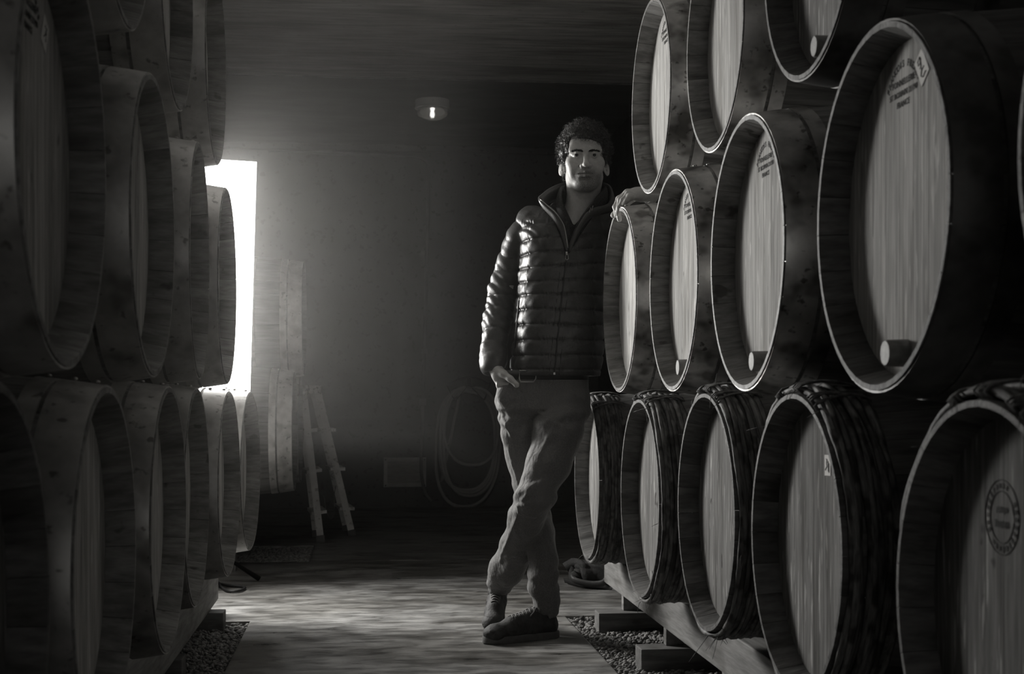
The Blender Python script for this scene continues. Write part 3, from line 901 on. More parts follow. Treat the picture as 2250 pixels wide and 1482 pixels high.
# hose on its bracket
rack = wallp(1030, 838, 0)
root = empty('hose_bracket', rack); tag(root, 'dark wire hose bracket fixed to the back wall', 'bracket')
B = Builder()
def loc(px, py, off): return wallp(px, py, off) - rack
arc = [loc(981, 847, .05), loc(987, 846, .05), loc(1000, 838, .05), loc(1015, 832, .05), loc(1030, 830, .05), loc(1046, 831, .05), loc(1060, 836, .05), loc(1072, 843, .05), loc(1078, 842, .05)]
B.tube(arc, .006, 8); B.tube([loc(981, 847, .05), loc(1000, 882, .11)], .005, 8); B.tube([loc(1078, 842, .05), loc(1064, 880, .11)], .005, 8)
B.tube([loc(1000, 882, .11), loc(1030, 846, .10), loc(1064, 880, .11)], .005, 8)
B.build('wire_frame', M_BLACK, root, True)
B = Builder(); p = loc(1030, 839, .012); B.box(p, (.016, .012, .035)); B.build('mounting_plate', M_BLACK, root)
loops = [  # left x, right x, top y, bottom y, skew, offset
    (968, 1096, 851, 1022, 6, .10), (974, 1086, 857, 1083, -2, .075), (965, 1095, 852, 1090, 2, .055), (980, 1084, 862, 1078, -8, .085), (958, 1098, 853, 1114, -8, .04)]
hp = []
for n, (xa, xb, ya, yb, sk, of) in enumerate(loops):
    K = 40
    for k in range(K):
        a = 2 * PI * k / K - PI / 2
        cx_, cy_ = (xa + xb) / 2, (ya + yb) / 2
        c_, s_ = math.cos(a), math.sin(a)
        nx = loops[min(n + 1, len(loops) - 1)]; t = k / K
        rx = (xb - xa) / 2 * (1 - t) + (nx[1] - nx[0]) / 2 * t
        cyl = cy_; ry = (yb - ya) / 2
        ex = 0.82
        X = cx_ + sk * max(0, s_) + rx * math.copysign(abs(c_) ** ex, c_)
        Y = cyl + ry * math.copysign(abs(s_) ** ex, s_)
        Y = max(Y, 852 + 6 * math.sin(n))
        hp.append(wallp(X, Y, of * (1 - t) + nx[5] * t))
hroot = wallp(1030, 1108, .05)
B = Builder(); B.tube([p - hroot for p in hp] + [wallp(1030 - 60, 1060, .06) - hroot], .0135, 10)
hb = B.build('garden_hose', M_HOSE, None, True, loc=hroot); tag(hb, 'thick grey hose hung in long loops on the wall bracket', 'hose')


# ------------------------------------------------------------------ slumped bag on the floor behind the right rack
def bag():
    base = at_floor(1300, 1285); base.z = 0
    root = empty('canvas_bag', base); tag(root, 'dark slumped bag with straps on the floor behind the right rack', 'bag')
    def L(px, py, d): return at(px, py, d) - base
    d0 = 6.35
    bm = bmesh.new(); bmesh.ops.create_icosphere(bm, subdivisions=4, radius=1)
    c = L(1318, 1262, d0 + .08)
    for v in bm.verts:
        p = v.co.copy(); q = Vector([math.copysign(abs(t) ** .7, t) for t in p])
        w = 1 + .10 * math.sin(7 * p.x + 3 * p.z) + .06 * math.sin(13 * p.y + 9 * p.x)
        v.co = c + Vector((q.x * .115 * w, q.y * .10 * w, q.z * .060 * w - .012 * q.x))
    link('bag_body', mesh_bm('bag_body', bm, True), M_BAG, root)
    def ribbon(name, px, w, m):
        pts = smooth_pts([L(*p) for p in px]); V = []; Fc = []
        up = Vector((0.1, .5, 1)).normalized()
        for i, p in enumerate(pts):
            t = (pts[min(i + 1, len(pts) - 1)] - pts[max(i - 1, 0)]).normalized(); sd = t.cross(Vector((.3, 1, .2))).normalized()
            nn = t.cross(sd).normalized()
            V += [p + sd * w + nn * .0015, p - sd * w + nn * .0015, p - sd * w - nn * .0015, p + sd * w - nn * .0015]
        for i in range(len(pts) - 1):
            for k in range(4):
                l = (k + 1) % 4; Fc.append((i * 4 + k, i * 4 + l, i * 4 + 4 + l, i * 4 + 4 + k))
        B = Builder(); B.add(V, Fc); B.build(name, m, root, True)
    ribbon('strap', [(1240, 1276, 6.5), (1262, 1282, 6.40), (1290, 1288, 6.34), (1325, 1292, 6.30), (1345, 1296, 6.28)], .012, M_BAGL)
    ribbon('strap', [(1262, 1245, 6.42), (1256, 1262, 6.36), (1264, 1276, 6.33), (1300, 1284, 6.30), (1328, 1280, 6.28), (1336, 1262, 6.28), (1332, 1250, 6.30)], .014, M_BAGL)
    ribbon('flap', [(1244, 1250, 6.42), (1262, 1240, 6.40), (1275, 1246, 6.36), (1272, 1262, 6.34), (1262, 1270, 6.34)], .028, M_BAG)
bag()


# ------------------------------------------------------------------ the man: signed-distance modelling on rectilinear grids
def axis(lo, hi, h, dense=()):
    """grid coordinates with spacing h, finer (h2) inside dense=(lo,hi,h2) ranges"""
    out = [lo]
    while out[-1] < hi:
        s = h
        for a, b, h2 in dense:
            if a - .004 <= out[-1] <= b: s = min(s, h2)
        out.append(out[-1] + s)
    return np.array(out, dtype=np.float32)

def smin(a, b, k):
    if k <= 0: return np.minimum(a, b)
    h = np.clip(.5 + .5 * (b - a) / k, 0, 1)
    return b + (a - b) * h - k * h * (1 - h)

class SDF:
    def __init__(s, xs, ys, zs):
        s.xs, s.ys, s.zs = xs, ys, zs
        s.F = np.full((len(xs), len(ys), len(zs)), 1.0, dtype=np.float32)
    def _box(s, lo, hi):
        sl = []
        for ax, a, b in zip((s.xs, s.ys, s.zs), lo, hi):
            i0 = max(0, int(np.searchsorted(ax, a)) - 1); i1 = min(len(ax), int(np.searchsorted(ax, b)) + 1)
            if i1 - i0 < 1: return None
            sl.append(slice(i0, i1))
        X = s.xs[sl[0]][:, None, None]; Y = s.ys[sl[1]][None, :, None]; Z = s.zs[sl[2]][None, None, :]
        return tuple(sl), X, Y, Z
    def apply(s, lo, hi, fn, k=.01, op='add'):
        pad = k + .02
        r = s._box([v - pad for v in lo], [v + pad for v in hi])
        if r is None: return
        sl, X, Y, Z = r
        d = fn(X, Y, Z).astype(np.float32)
        if op == 'add': s.F[sl] = smin(s.F[sl], d, k)
        else: s.F[sl] = -smin(-s.F[sl], d, k)
    def cone(s, a, b, ra, rb, k=.01, op='add', fn=None):
        a = np.array(a, float); b = np.array(b, float); ab = b - a; l2 = float(ab @ ab) + 1e-12
        R = max(ra, rb)
        def f(X, Y, Z):
            t = np.clip(((X - a[0]) * ab[0] + (Y - a[1]) * ab[1] + (Z - a[2]) * ab[2]) / l2, 0, 1)
            d = np.sqrt((X - a[0] - t * ab[0]) ** 2 + (Y - a[1] - t * ab[1]) ** 2 + (Z - a[2] - t * ab[2]) ** 2) - (ra + (rb - ra) * t)
            return d if fn is None else d + fn(X, Y, Z, t)
        s.apply(np.minimum(a, b) - R, np.maximum(a, b) + R, f, k, op)
    def chain(s, pts, k=.015, op='add', fn=None):
        for (p, r), (q, r2) in zip(pts[:-1], pts[1:]): s.cone(p, q, r, r2, k, op, fn)
    def ell(s, c, r, k=.01, op='add', rot=None):
        c = np.array(c, float); r = np.array(r, float); m = float(r.min()); R = float(r.max())
        Q = None if rot is None else np.array(Euler(rot).to_matrix().transposed())
        def f(X, Y, Z):
            x, y, z = X - c[0], Y - c[1], Z - c[2]
            if Q is not None:
                x, y, z = (Q[0, 0] * x + Q[0, 1] * y + Q[0, 2] * z, Q[1, 0] * x + Q[1, 1] * y + Q[1, 2] * z, Q[2, 0] * x + Q[2, 1] * y + Q[2, 2] * z)
            k0 = np.sqrt((x / r[0]) ** 2 + (y / r[1]) ** 2 + (z / r[2]) ** 2)
            k1 = np.sqrt((x / r[0] ** 2) ** 2 + (y / r[1] ** 2) ** 2 + (z / r[2] ** 2) ** 2) + 1e-9
            return k0 * (k0 - 1) / k1
        e = r if Q is None else np.array([R, R, R])
        s.apply(c - e, c + e, f, k, op)
    def mesh(s, name, smooth=2):
        Fv = s.F; ins = Fv < 0
        nx, ny, nz = Fv.shape
        act = np.zeros((nx - 1, ny - 1, nz - 1), dtype=np.uint8)
        for i in (0, 1):
            for j in (0, 1):
                for k in (0, 1): act += ins[i:nx - 1 + i, j:ny - 1 + j, k:nz - 1 + k]
        cells = np.argwhere((act > 0) & (act < 8))
        idx = np.full(act.shape, -1, dtype=np.int32); idx[tuple(cells.T)] = np.arange(len(cells))
        P = np.zeros((len(cells), 3)); W = np.zeros(len(cells))
        cor = [(i, j, k) for i in (0, 1) for j in (0, 1) for k in (0, 1)]
        for a in cor:
            for ax in range(3):
                if a[ax]: continue
                b = list(a); b[ax] = 1
                ia = cells + a; ib = cells + b
                va = Fv[tuple(ia.T)]; vb = Fv[tuple(ib.T)]
                m = (va < 0) != (vb < 0)
                t = np.where(m, va / np.where(m, va - vb, 1), 0)
                pa = np.stack([s.xs[ia[:, 0]], s.ys[ia[:, 1]], s.zs[ia[:, 2]]], 1); pb = np.stack([s.xs[ib[:, 0]], s.ys[ib[:, 1]], s.zs[ib[:, 2]]], 1)
                P += np.where(m[:, None], pa + (pb - pa) * t[:, None], 0); W += m
        P /= W[:, None]
        quads = []
        for ax in range(3):
            o1, o2 = [(1, 2), (2, 0), (0, 1)][ax]
            sl0 = [slice(None)] * 3; sl1 = [slice(None)] * 3
            sl0[ax] = slice(0, -1); sl1[ax] = slice(1, None)
            A = ins[tuple(sl0)]; Bv = ins[tuple(sl1)]
            e = np.argwhere(A != Bv)
            ok = (e[:, o1] > 0) & (e[:, o2] > 0) & (e[:, o1] < Fv.shape[o1] - 1) & (e[:, o2] < Fv.shape[o2] - 1)
            e = e[ok]; inside_first = A[tuple(e.T)]
            def c(d1, d2):
                q = e.copy(); q[:, o1] -= d1; q[:, o2] -= d2; return idx[tuple(q.T)]
            q = np.stack([c(1, 1), c(0, 1), c(0, 0), c(1, 0)], 1)
            q[~inside_first] = q[~inside_first][:, ::-1]
            quads.append(q)
        Q = np.concatenate(quads)
        Q = Q[(Q >= 0).all(1)]
        for _ in range(smooth):                       # light Laplacian smoothing
            S = np.zeros_like(P); Cn = np.zeros(len(P))
            for i in range(4):
                a, b = Q[:, i], Q[:, (i + 1) % 4]
                for d in range(3):
                    S[:, d] += np.bincount(a, P[b, d], len(P)) + np.bincount(b, P[a, d], len(P))
                Cn += np.bincount(a, minlength=len(P)) + np.bincount(b, minlength=len(P))
            P = .5 * P + .5 * S / np.maximum(Cn, 1)[:, None]
        return mesh_np(name, P, Q)

def wob(X, Y, Z, seed, f, n=5):
    """cheap smooth noise, about -1..1"""
    r = np.random.default_rng(seed); out = 0.0
    for i in range(n):
        d = r.normal(size=3); d /= np.linalg.norm(d); w = f * r.uniform(.7, 1.5)
        out = out + np.sin(w * (d[0] * X + d[1] * Y + d[2] * Z) + r.uniform(0, 6.28))
    return out / n * 1.6

# local frame of the man: x to the image right, y away from the camera, origin at his feet
D0 = 5.0; X0 = (1170 - CX) / F_PX * D0
man = empty('person', cam2world(X0, D0, 0), (0, 0, -PHI))
tag(man, 'man in quilted jacket and jeans leaning on the barrels, one hand in his pocket', 'person')

def Q(px, py, dy=0.0):
    d = D0 + dy
    return np.array([(px - CX) / F_PX * d - X0, dy, CAM_H - (py - HY) / F_PX * d])
MM = .001
HC = Q(1284, 349, .02)                       # middle of the head at eye level
def H(x, y, z): return HC + np.array([x, y, z]) * MM

M_SKIN = mat('skin', 0.46, 0.54, scale=(1, 1, 1), noise=90, rough=0.5, bump=0.10, detail=2, spec=.4)
def add_stubble(m):
    nt = m.node_tree; N = nt.nodes; L = nt.links; b_ = N['Principled BSDF']
    src = b_.inputs['Base Color'].links[0].from_socket
    tc = N.new('ShaderNodeTexCoord'); mp = N.new('ShaderNodeMapping'); mp.inputs['Location'].default_value = tuple(-v for v in H(0, -70, -86))
    mp2 = N.new('ShaderNodeVectorMath'); mp2.operation = 'DIVIDE'; mp2.inputs[1].default_value = (.075, .075, .046)
    L.new(tc.outputs['Object'], mp.inputs['Vector']); L.new(mp.outputs[0], mp2.inputs[0])
    ln = N.new('ShaderNodeVectorMath'); ln.operation = 'LENGTH'; L.new(mp2.outputs[0], ln.inputs[0])
    nz = N.new('ShaderNodeTexNoise'); nz.inputs['Scale'].default_value = 700; L.new(tc.outputs['Object'], nz.inputs['Vector'])
    mr = N.new('ShaderNodeMapRange'); mr.inputs['From Min'].default_value = 1.15; mr.inputs['From Max'].default_value = .65; L.new(ln.outputs['Value'], mr.inputs['Value'])
    mu = N.new('ShaderNodeMath'); mu.operation = 'MULTIPLY'; L.new(mr.outputs[0], mu.inputs[0])
    m2 = N.new('ShaderNodeMapRange'); m2.inputs['From Min'].default_value = .42; m2.inputs['From Max'].default_value = .56; L.new(nz.outputs['Fac'], m2.inputs['Value'])
    m2.inputs['To Min'].default_value = .3
    L.new(m2.outputs[0], mu.inputs[1])
    mx = N.new('ShaderNodeMix'); mx.data_type = 'RGBA'; mx.inputs[7].default_value = grey(.12)
    L.new(mu.outputs[0], mx.inputs[0]); L.new(src, mx.inputs[6]); L.new(mx.outputs[2], b_.inputs['Base Color'])
add_stubble(M_SKIN)
M_HAIR = mat('dark_curly_hair', 0.018, 0.07, noise=120, rough=0.42, detail=2)
M_EYEW = mat('eye_white', 0.42, 0.5, noise=60, rough=0.2)
M_IRIS = mat('iris', 0.012, 0.02, noise=60, rough=0.1)
M_JACKET = mat('dark_nylon', 0.040, 0.056, noise=220, rough=0.42, bump=0.10, spec=.4, detail=2, rough_var=.05)
M_KNIT = mat('dark_knit', 0.020, 0.05, scale=(1, 1, 1), noise=260, rough=0.9, bump=0.8, detail=1)
M_DENIM = mat('washed_denim', 0.10, 0.17, scale=(1, 1, .7), noise=300, rough=0.8, bump=0.7, bscale=.11, detail=2, sheen=.1,
              spots=[((3, 3, 2), 2.0, 0.5, 0.75, 1.15)])
M_BELT = mat('belt_leather', 0.014, 0.022, noise=40, rough=0.45)
M_STEEL = mat('dull_steel', 0.35, 0.45, noise=20, rough=0.3, metal=.9)
M_ZIP = mat('zip_tape', 0.02, 0.03, noise=60, rough=0.5)
M_SHOE = mat('worn_suede', 0.030, 0.060, noise=50, rough=0.7, bump=0.3)
M_SHOE2 = mat('toe_leather', 0.045, 0.075, noise=30, rough=0.45, bump=0.15)
M_SOLE = mat('shoe_sole', 0.10, 0.15, noise=30, rough=0.7)
M_LACE = mat('shoe_lace', 0.14, 0.20, noise=60, rough=0.8)
M_BROW = mat('eyebrow_hair', 0.018, 0.03, noise=80, rough=.8)
M_LOGO = mat('jacket_print', 0.5, 0.6, noise=10, rough=0.6)

# ---- body: head, neck, hands and the figure under the clothes, one continuous surface
hx0, hx1 = HC[0] - .105, HC[0] + .105
LH = Q(1372, 445, -.42)                      # left hand on the barrel
RH = Q(1102, 832, -.03)                      # right hand at the pocket
xs = axis(-.24, .62, .006, ((hx0, hx1, .0017), (RH[0] - .06, RH[0] + .08, .0025), (LH[0] - .05, LH[0] + .16, .0022)))
ys = axis(-.62, .34, .006, ((-.13, .13, .0022), (-.47, -.27, .0022)))
zs = axis(-.02, 1.88, .007, ((HC[2] - .135, HC[2] + .06, .0017), (RH[2] - .09, RH[2] + .06, .0025), (LH[2] - .06, LH[2] + .07, .0022)))
b = SDF(xs, ys, zs)
# skull and face
b.ell(H(0, 18, 34), (.0745, .096, .086), 0)
b.ell(H(0, -8, -22), (.066, .080, .085), .02)
b.ell(H(0, -22, -72), (.0500, .060, .046), .03)
b.ell(H(0, -55, -96), (.030, .032, .026), .025)                    # chin
for sx in (-1, 1):
    b.cone(H(sx * 50, 5, -66), H(sx * 20, -54, -102), .013, .015, .02)    # jaw line
    b.ell(H(sx * 44, -52, -24), (.024, .024, .020), .022)          # cheek bone
    b.cone(H(sx * 48, -66, 17), H(sx * 13, -82, 14), .0095, .0105, .014)  # brow ridge
    b.ell(H(sx * 31, -94, -3), (.0220, .021, .0140), .009, 'sub')  # eye socket
    b.ell(H(sx * 31, -68, -1), (.0150, .0150, .0135), .003)        # lids over the eyeball
    b.cone(H(sx * 44, -73, 1), H(sx * 31, -84, 5.6), .0032, .0040, .004); b.cone(H(sx * 31, -84, 5.6), H(sx * 18, -79, 1), .0040, .0032, .004)   # upper lid
    b.cone(H(sx * 42, -74, -5), H(sx * 31, -80.5, -8.5), .0025, .0025, .004); b.cone(H(sx * 31, -80.5, -8.5), H(sx * 20, -77, -4), .0025, .0025, .004)  # lower lid
    b.ell(H(sx * 31, -88.5, -.8), (.0158, .0130, .0047), .0010, 'sub')   # eye slit
    b.ell(H(sx * 13.5, -95, -41), (.0078, .0100, .0074), .005)     # nostril wing
    b.ell(H(sx * 6.5, -99, -47), (.0034, .0045, .0030), .002, 'sub')
    b.cone(H(sx * 21, -82, -40), H(sx * 37, -64, -74), .0020, .0024, .006, 'sub')   # smile fold
    b.ell(H(sx * 40, -56, -58), (.016, .016, .022), .02)           # cheek
b.ell(H(0, -62, 40), (.052, .022, .040), .022)                      # forehead
b.cone(H(0, -82, 6), H(0, -107, -34), .0074, .0094, .009)          # nose
b.ell(H(0, -111, -38), (.0105, .0100, .0088), .007)
b.ell(H(0, -74, -66), (.026, .020, .020), .016)                    # mouth mound
b.cone(H(-21, -82, -64.5), H(0, -94.5, -62), .0040, .0058, .005); b.cone(H(0, -94.5, -62), H(21, -82, -64.5), .0058, .0040, .005)
b.cone(H(-18, -83, -71.5), H(0, -92.5, -73.5), .0045, .0066, .005); b.cone(H(0, -92.5, -73.5), H(18, -83, -71.5), .0066, .0045, .005)
b.cone(H(-24, -85, -66.5), H(0, -99.0, -67.4), .0022, .0027, .0015, 'sub'); b.cone(H(0, -99.0, -67.4), H(24, -85, -66.5), .0027, .0022, .0015, 'sub')
b.ell(H(0, -88, -84), (.020, .008, .005), .007, 'sub')             # under the lip
b.ell(H(0, -66, -101), (.018, .017, .015), .015)
for sx in (-1, 1):                                                 # ears
    b.ell(H(sx * 78, 14, -31), (.0050, .0165, .0290), .005, rot=(0.1, sx * -.14, sx * -.80))
    b.ell(H(sx * 81, 3, -27), (.0065, .0125, .0215), .002, 'sub', rot=(0.1, sx * -.14, sx * -.80))
    b.ell(H(sx * 79.5, 7, -28), (.0030, .0075, .0150), .002, rot=(0.1, sx * -.14, sx * -.80))
    b.ell(H(sx * 70, 4, -32), (.0060, .0070, .012), .003)
NK = Q(1272, 490, .05)
b.chain([(H(0, 22, -55), .054), (H(0, 26, -100), .056), (NK, .062)], .018)
b.ell(H(-2, -30, -128), (.012, .010, .014), .018)                  # larynx
for sx in (-1, 1): b.cone(H(sx * 44, 15, -80), NK + np.array([sx * .016, -.052, -.01]), .012, .010, .02)
# torso, legs and arms under the clothes
b.chain([(NK, .06), (Q(1245, 540, .03), .085), (Q(1232, 700, .02), .085), (Q(1205, 850, .02), .08)], .03)
b.chain([(Q(1178, 500, .04), .04), (Q(1130, 590, .085), .036), (Q(1098, 690, .08), .032), (Q(1084, 790, -.01), .026)], .03)
b.chain([(Q(1320, 505, .03), .042), (Q(1335, 500, .03), .04)], .03)
b.chain([(Q(1140, 880, .03), .055), (Q(1165, 1085, .05), .04), (Q(1198, 1290, .03), .028), (Q(1203, 1370, .05), .022)], .03)
b.chain([(Q(1240, 880, 0), .055), (Q(1172, 1092, -.09), .04), (Q(1100, 1275, .25), .028), (Q(1094, 1305, .29), .022)], .03)

# right hand, thumb outside, fingers going down into the pocket
W0 = Q(1083, 800, -.03)
b.cone(Q(1084, 786, -.02), W0, .026, .0245, .01)
b.cone(W0, Q(1095, 822, -.045), .0235, .0260, .012)
b.ell(Q(1101, 835, -.045), (.024, .020, .034), .012, rot=(0, -.45, 0))
b.chain([(Q(1092, 815, -.06), .0150), (Q(1106, 822, -.075), .0135), (Q(1121, 833, -.092), .0108), (Q(1134, 845, -.098), .0095)], .008)
b.ell(Q(1135, 846.5, -.099), (.0098, .0088, .0105), .003)
b.ell(Q(1134, 844, -.1085), (.0062, .0028, .0072), .0008, 'sub', rot=(0, -.8, 0))      # thumb nail bed
b.ell(Q(1134.2, 844.3, -.1060), (.0058, .0022, .0068), .0006, rot=(0, -.8, 0))
for i, (x0, x1) in enumerate(((1092, 1104), (1100, 1113), (1107, 1121), (1113, 1128))):
    b.chain([(Q(x0 + 4, 848, -.045 - .004 * i), .0105), (Q(x1, 868, -.05 - .004 * i), .0098), (Q(x1 + 4, 886, -.045), .0085)], .004)
    b.ell(Q(x0 + 3, 846, -.058 - .003 * i), (.008, .008, .009), .008)

# left arm and hand over the barrel edge
EL = Q(1486, 446, -.14); WR = Q(1421, 427, -.385)
b.chain([(Q(1335, 500, .03), .04), (EL, .036), (EL * .5 + WR * .5, .033), (WR, .0245)], .02)
KN = [(1384, 434, -.470), (1381, 428, -.452), (1379, 424, -.430), (1378, 425, -.408)]       # knuckles: little finger nearest
b.cone(WR, Q(1400, 426, -.42), .024, .022, .012)
for k in KN: b.cone(Q(1408, 428, -.40), Q(*k), .017, .0115, .012)
FG = [  # little, ring, middle, index
    ([(1384, 434, -.470), (1377, 441, -.474), (1371, 450, -.474)], (.0098, .0086, .0074)),
    ([(1381, 428, -.452), (1369, 441, -.462), (1361, 458, -.464), (1357.5, 470, -.462)], (.0108, .0094, .0086, .0078)),
    ([(1379, 424, -.430), (1363, 440, -.440), (1358, 464, -.446), (1361, 483, -.444)], (.0110, .0096, .0088, .0080)),
    ([(1378, 425, -.408), (1360, 437, -.412), (1352, 455, -.420), (1355, 474, -.422)], (.0108, .0095, .0086, .0078))]
for pts, rr in FG:
    b.chain([(Q(*p), r) for p, r in zip(pts, rr)], .0035)
    b.ell(Q(*pts[0]), (.0112, .0112, .0105), .008)
    for p, r in zip(pts[1:-1], rr[1:-1]): b.ell(Q(*p), (r * 1.12,) * 3, .003)
b.chain([(Q(1398, 430, -.375), .015), (Q(1376, 446, -.365), .0120), (Q(1358, 462, -.385), .0108), (Q(1348, 473, -.400), .0098)], .008)   # thumb on the far side
link('body', b.mesh('body', 1), M_SKIN, man)
BODY = b

def front_y(S, x, z):
    """first surface seen from the camera side at (x, z)"""
    i = int(np.clip(np.searchsorted(S.xs, x), 1, len(S.xs) - 1)); k = int(np.clip(np.searchsorted(S.zs, z), 1, len(S.zs) - 1))
    col = S.F[i, :, k]; w = np.where(col < 0)[0]
    return float(S.ys[w[0]]) if len(w) else None

# ---- eyes and eyebrows
for sx in (-1, 1):
    B = Builder(); B.lathe([(.0132 * math.sin(t), -.0132 * math.cos(t)) for t in np.linspace(0, PI, 13)], 'z', 20)
    me = B.mesh('eye', True); me.transform(Matrix.Rotation(-PI / 2, 4, 'X'))
    e = link('eye', me, M_EYEW, man, Vector(H(sx * 31, -73.0, -.8)))
    B = Builder(); B.lathe([(.0058 * math.sin(t) if t > 0 else 0, .0135 * math.cos(.0058 / .0132 * t / 1.5)) for t in np.linspace(0, 1.5, 5)], 'z', 18)
    me = B.mesh('iris', True); me.transform(Matrix.Rotation(PI / 2, 4, 'X'))
    link('iris', me, M_IRIS, e, (0, -.0001, 0))
    rg = random.Random(3 + sx); B = Builder()
    for i in range(170):
        t = rg.random(); x = sx * (10 + 36 * t); z = 11.0 + 3.2 * math.sin(t * 2.4) - 5 * max(0, t - .6) + rg.uniform(-3.2, 3.2) * (1 - .5 * t)
        q = H(x, 0, z); p = Vector((q[0], front_y(BODY, q[0], q[2]) - .0006, q[2])); d = Vector((sx * rg.uniform(.6, 1), -.25, rg.uniform(-.2, .5))) * .007
        B.tube([p - d * .4, p + d * .3 + Vector((0, -.0006, 0)), p + d], [.0006, .0006, .0003], 4)
    B.build('eyebrow', M_BROW, man, True)

# ---- hair: a cap over the skull with curly tufts
cap_c = H(0, 12, 43); cap_r = np.array([.083, .106, .091])
h = SDF(axis(HC[0] - .13, HC[0] + .13, .003), axis(-.12, .18, .003), axis(HC[2] - .07, HC[2] + .16, .003))
h.ell(cap_c, cap_r, 0)
h.ell(H(0, 60, -20), (.072, .066, .058), .03)
h.ell(H(-66, 6, 28), (.020, .040, .042), .02); h.ell(H(66, 6, 28), (.020, .040, .042), .02)
for sx in (-1, 1): h.cone(H(sx * 66, -18, 20), H(sx * 66, -14, -14), .012, .007, .014)
h.F += (.0045 * wob(h.xs[:, None, None], h.ys[None, :, None], h.zs[None, None, :], 4, 180, 7) + .003 * wob(h.xs[:, None, None], h.ys[None, :, None], h.zs[None, None, :], 9, 330, 7)).astype(np.float32)
h.ell(H(-3, -100, 6), (.061, .090, .050), .010, 'sub')               # the face stays clear
h.ell(H(0, -60, -46), (.061, .062, .070), .01, 'sub')
h.ell(H(-44, -80, 40), (.020, .040, .026), .01, 'sub')
hm = h.mesh('hair_cap', 1)
hv = np.empty(len(hm.vertices) * 3, np.float32); hm.vertices.foreach_get('co', hv); hv = hv.reshape(-1, 3)
hn = np.empty(len(hm.vertices) * 3, np.float32); hm.vertices.foreach_get('normal', hn); hn = hn.reshape(-1, 3)
keep = np.where((np.sum(((hv - cap_c) / cap_r) ** 2, 1) > .80))[0]
rg = random.Random(12)
V = []; Fc = []
for i in rg.sample(list(keep), min(5200, len(keep))):
    p = Vector(hv[i]); n = Vector(hn[i])
    L_ = rg.uniform(.008, .022)
    t = n.cross(Vector((rg.uniform(-1, 1), rg.uniform(-1, 1), rg.uniform(-1, 1)))).normalized(); w = n.cross(t)
    cur = rg.uniform(.5, 1.2)
    pts = [p - n * .003]
    for k in range(1, 6):
        q = k / 5; a = q * 3.4 * cur
        pts.append(p + n * L_ * (q * .75) + t * L_ * .45 * (math.sin(a)) + w * L_ * .35 * (1 - math.cos(a)) + Vector((0, 0, -.002 * q)))
    v, f = tube_data(pts, [.0005, .0006, .0006, .0005, .0004, .0002], 3, caps=False)
    o = len(V); V += [tuple(x) for x in v]; Fc += [tuple(a + o for a in q4) for q4 in f]
nv = len(hv); allV = np.concatenate([hv, np.array(V, np.float32)])
hq = np.empty(len(hm.loops), np.int32); hm.loops.foreach_get('vertex_index', hq)
allF = np.concatenate([hq.reshape(-1, 4), np.array(Fc, np.int32) + nv])
link('hair', mesh_np('hair', allV, allF), M_HAIR, man)

# ---- jacket: torso and sleeves in quilted bands
def prof_tab(tab):
    t = sorted(tab, key=lambda r: r[0]); z = np.array([r[0] for r in t])
    return [np.array([r[i] for r in t]) for i in range(1, len(t[0]))], z
tz = []   # pixel y, centre px, half width px, half depth m, centre depth m
for py, cx_, hw, hd, cy_ in ((430, 1280, 40, .06, .06), (452, 1268, 62, .075, .055), (468, 1258, 88, .088, .05), (490, 1248, 103, .105, .045), (530, 1243, 100, .118, .035), (580, 1240, 97, .122, .03), (650, 1234, 97, .122, .025),
                             (720, 1228, 98, .122, .02), (780, 1224, 98, .124, .015), (812, 1222, 97, .122, .012), (826, 1221, 95, .118, .012), (850, 1221, 94, .116, .012)):
    c = Q(cx_, py, cy_); tz.append((c[2], c[0], hw / F_PX * (D0 + cy_), hd, cy_))
(tcx, thw, thd, tcy), tzz = prof_tab(tz)
seam_px = [486, 518, 550, 583, 616, 647, 681, 714, 747, 781, 813, 829]
seam_z = np.array(sorted([float(Q(1230, y, -.09)[2]) for y in seam_px]))
def band(zv, e=5.0):
    """0 at a seam, 1 over most of a quilted band"""
    i = np.clip(np.searchsorted(seam_z, zv) - 1, 0, len(seam_z) - 2)
    t = np.clip((zv - seam_z[i]) / (seam_z[i + 1] - seam_z[i]), 0, 1)
    return 1 - np.abs(2 * t - 1) ** e
TW = math.radians(20)                       # the chest is turned, right flank towards the camera
def torso_d(X, Y, Z, grow=0.0):
    cx_ = np.interp(Z, tzz, tcx); hw = np.interp(Z, tzz, thw) + grow; hd = np.interp(Z, tzz, thd) + grow; cy_ = np.interp(Z, tzz, tcy)
    w = TW * np.clip((1.52 - Z) / .10, .25, 1)
    xr = (X - cx_) * np.cos(w) + (Y - cy_) * np.sin(w); yr = -(X - cx_) * np.sin(w) + (Y - cy_) * np.cos(w)
    x = np.abs(xr) / hw; y = np.abs(yr) / hd
    r = (x ** 2.7 + y ** 2.7 + 1e-9) ** (1 / 2.7)
    return (r - 1) * np.minimum(hw, hd) * .92
zhem = float(Q(1220, 826, -.1)[2])
def torso_q(X, Y, Z):
    d = torso_d(X, Y, Z)
    tilt = .10 * (X - .10) * np.clip((Z - 1.2) / .2, 0, 1)
    zz = Z - tilt + .0022 * wob(X, Y, Z, 21, 34)
    ang = np.arctan2(Y - .03, X - .1)
    puck = .0016 * np.sin(ang * 60 + 9 * np.sin(ang * 7) + zz * 60) * (1 - band(zz, 2.0))
    up = np.clip((Z - 1.36) / .08, 0, 1) * np.clip((.12 - X) / .1, 0, 1)
    crs = .0045 * up * np.abs(np.sin(70 * (X + .7 * Z) + 2.5 * wob(X, Y, Z, 37, 25)))
    return d - .0058 * band(zz) - puck - crs - .0020 * wob(X, Y, Z, 33, 46) - .0014 * wob(X, Y, Z, 35, 110) + .004
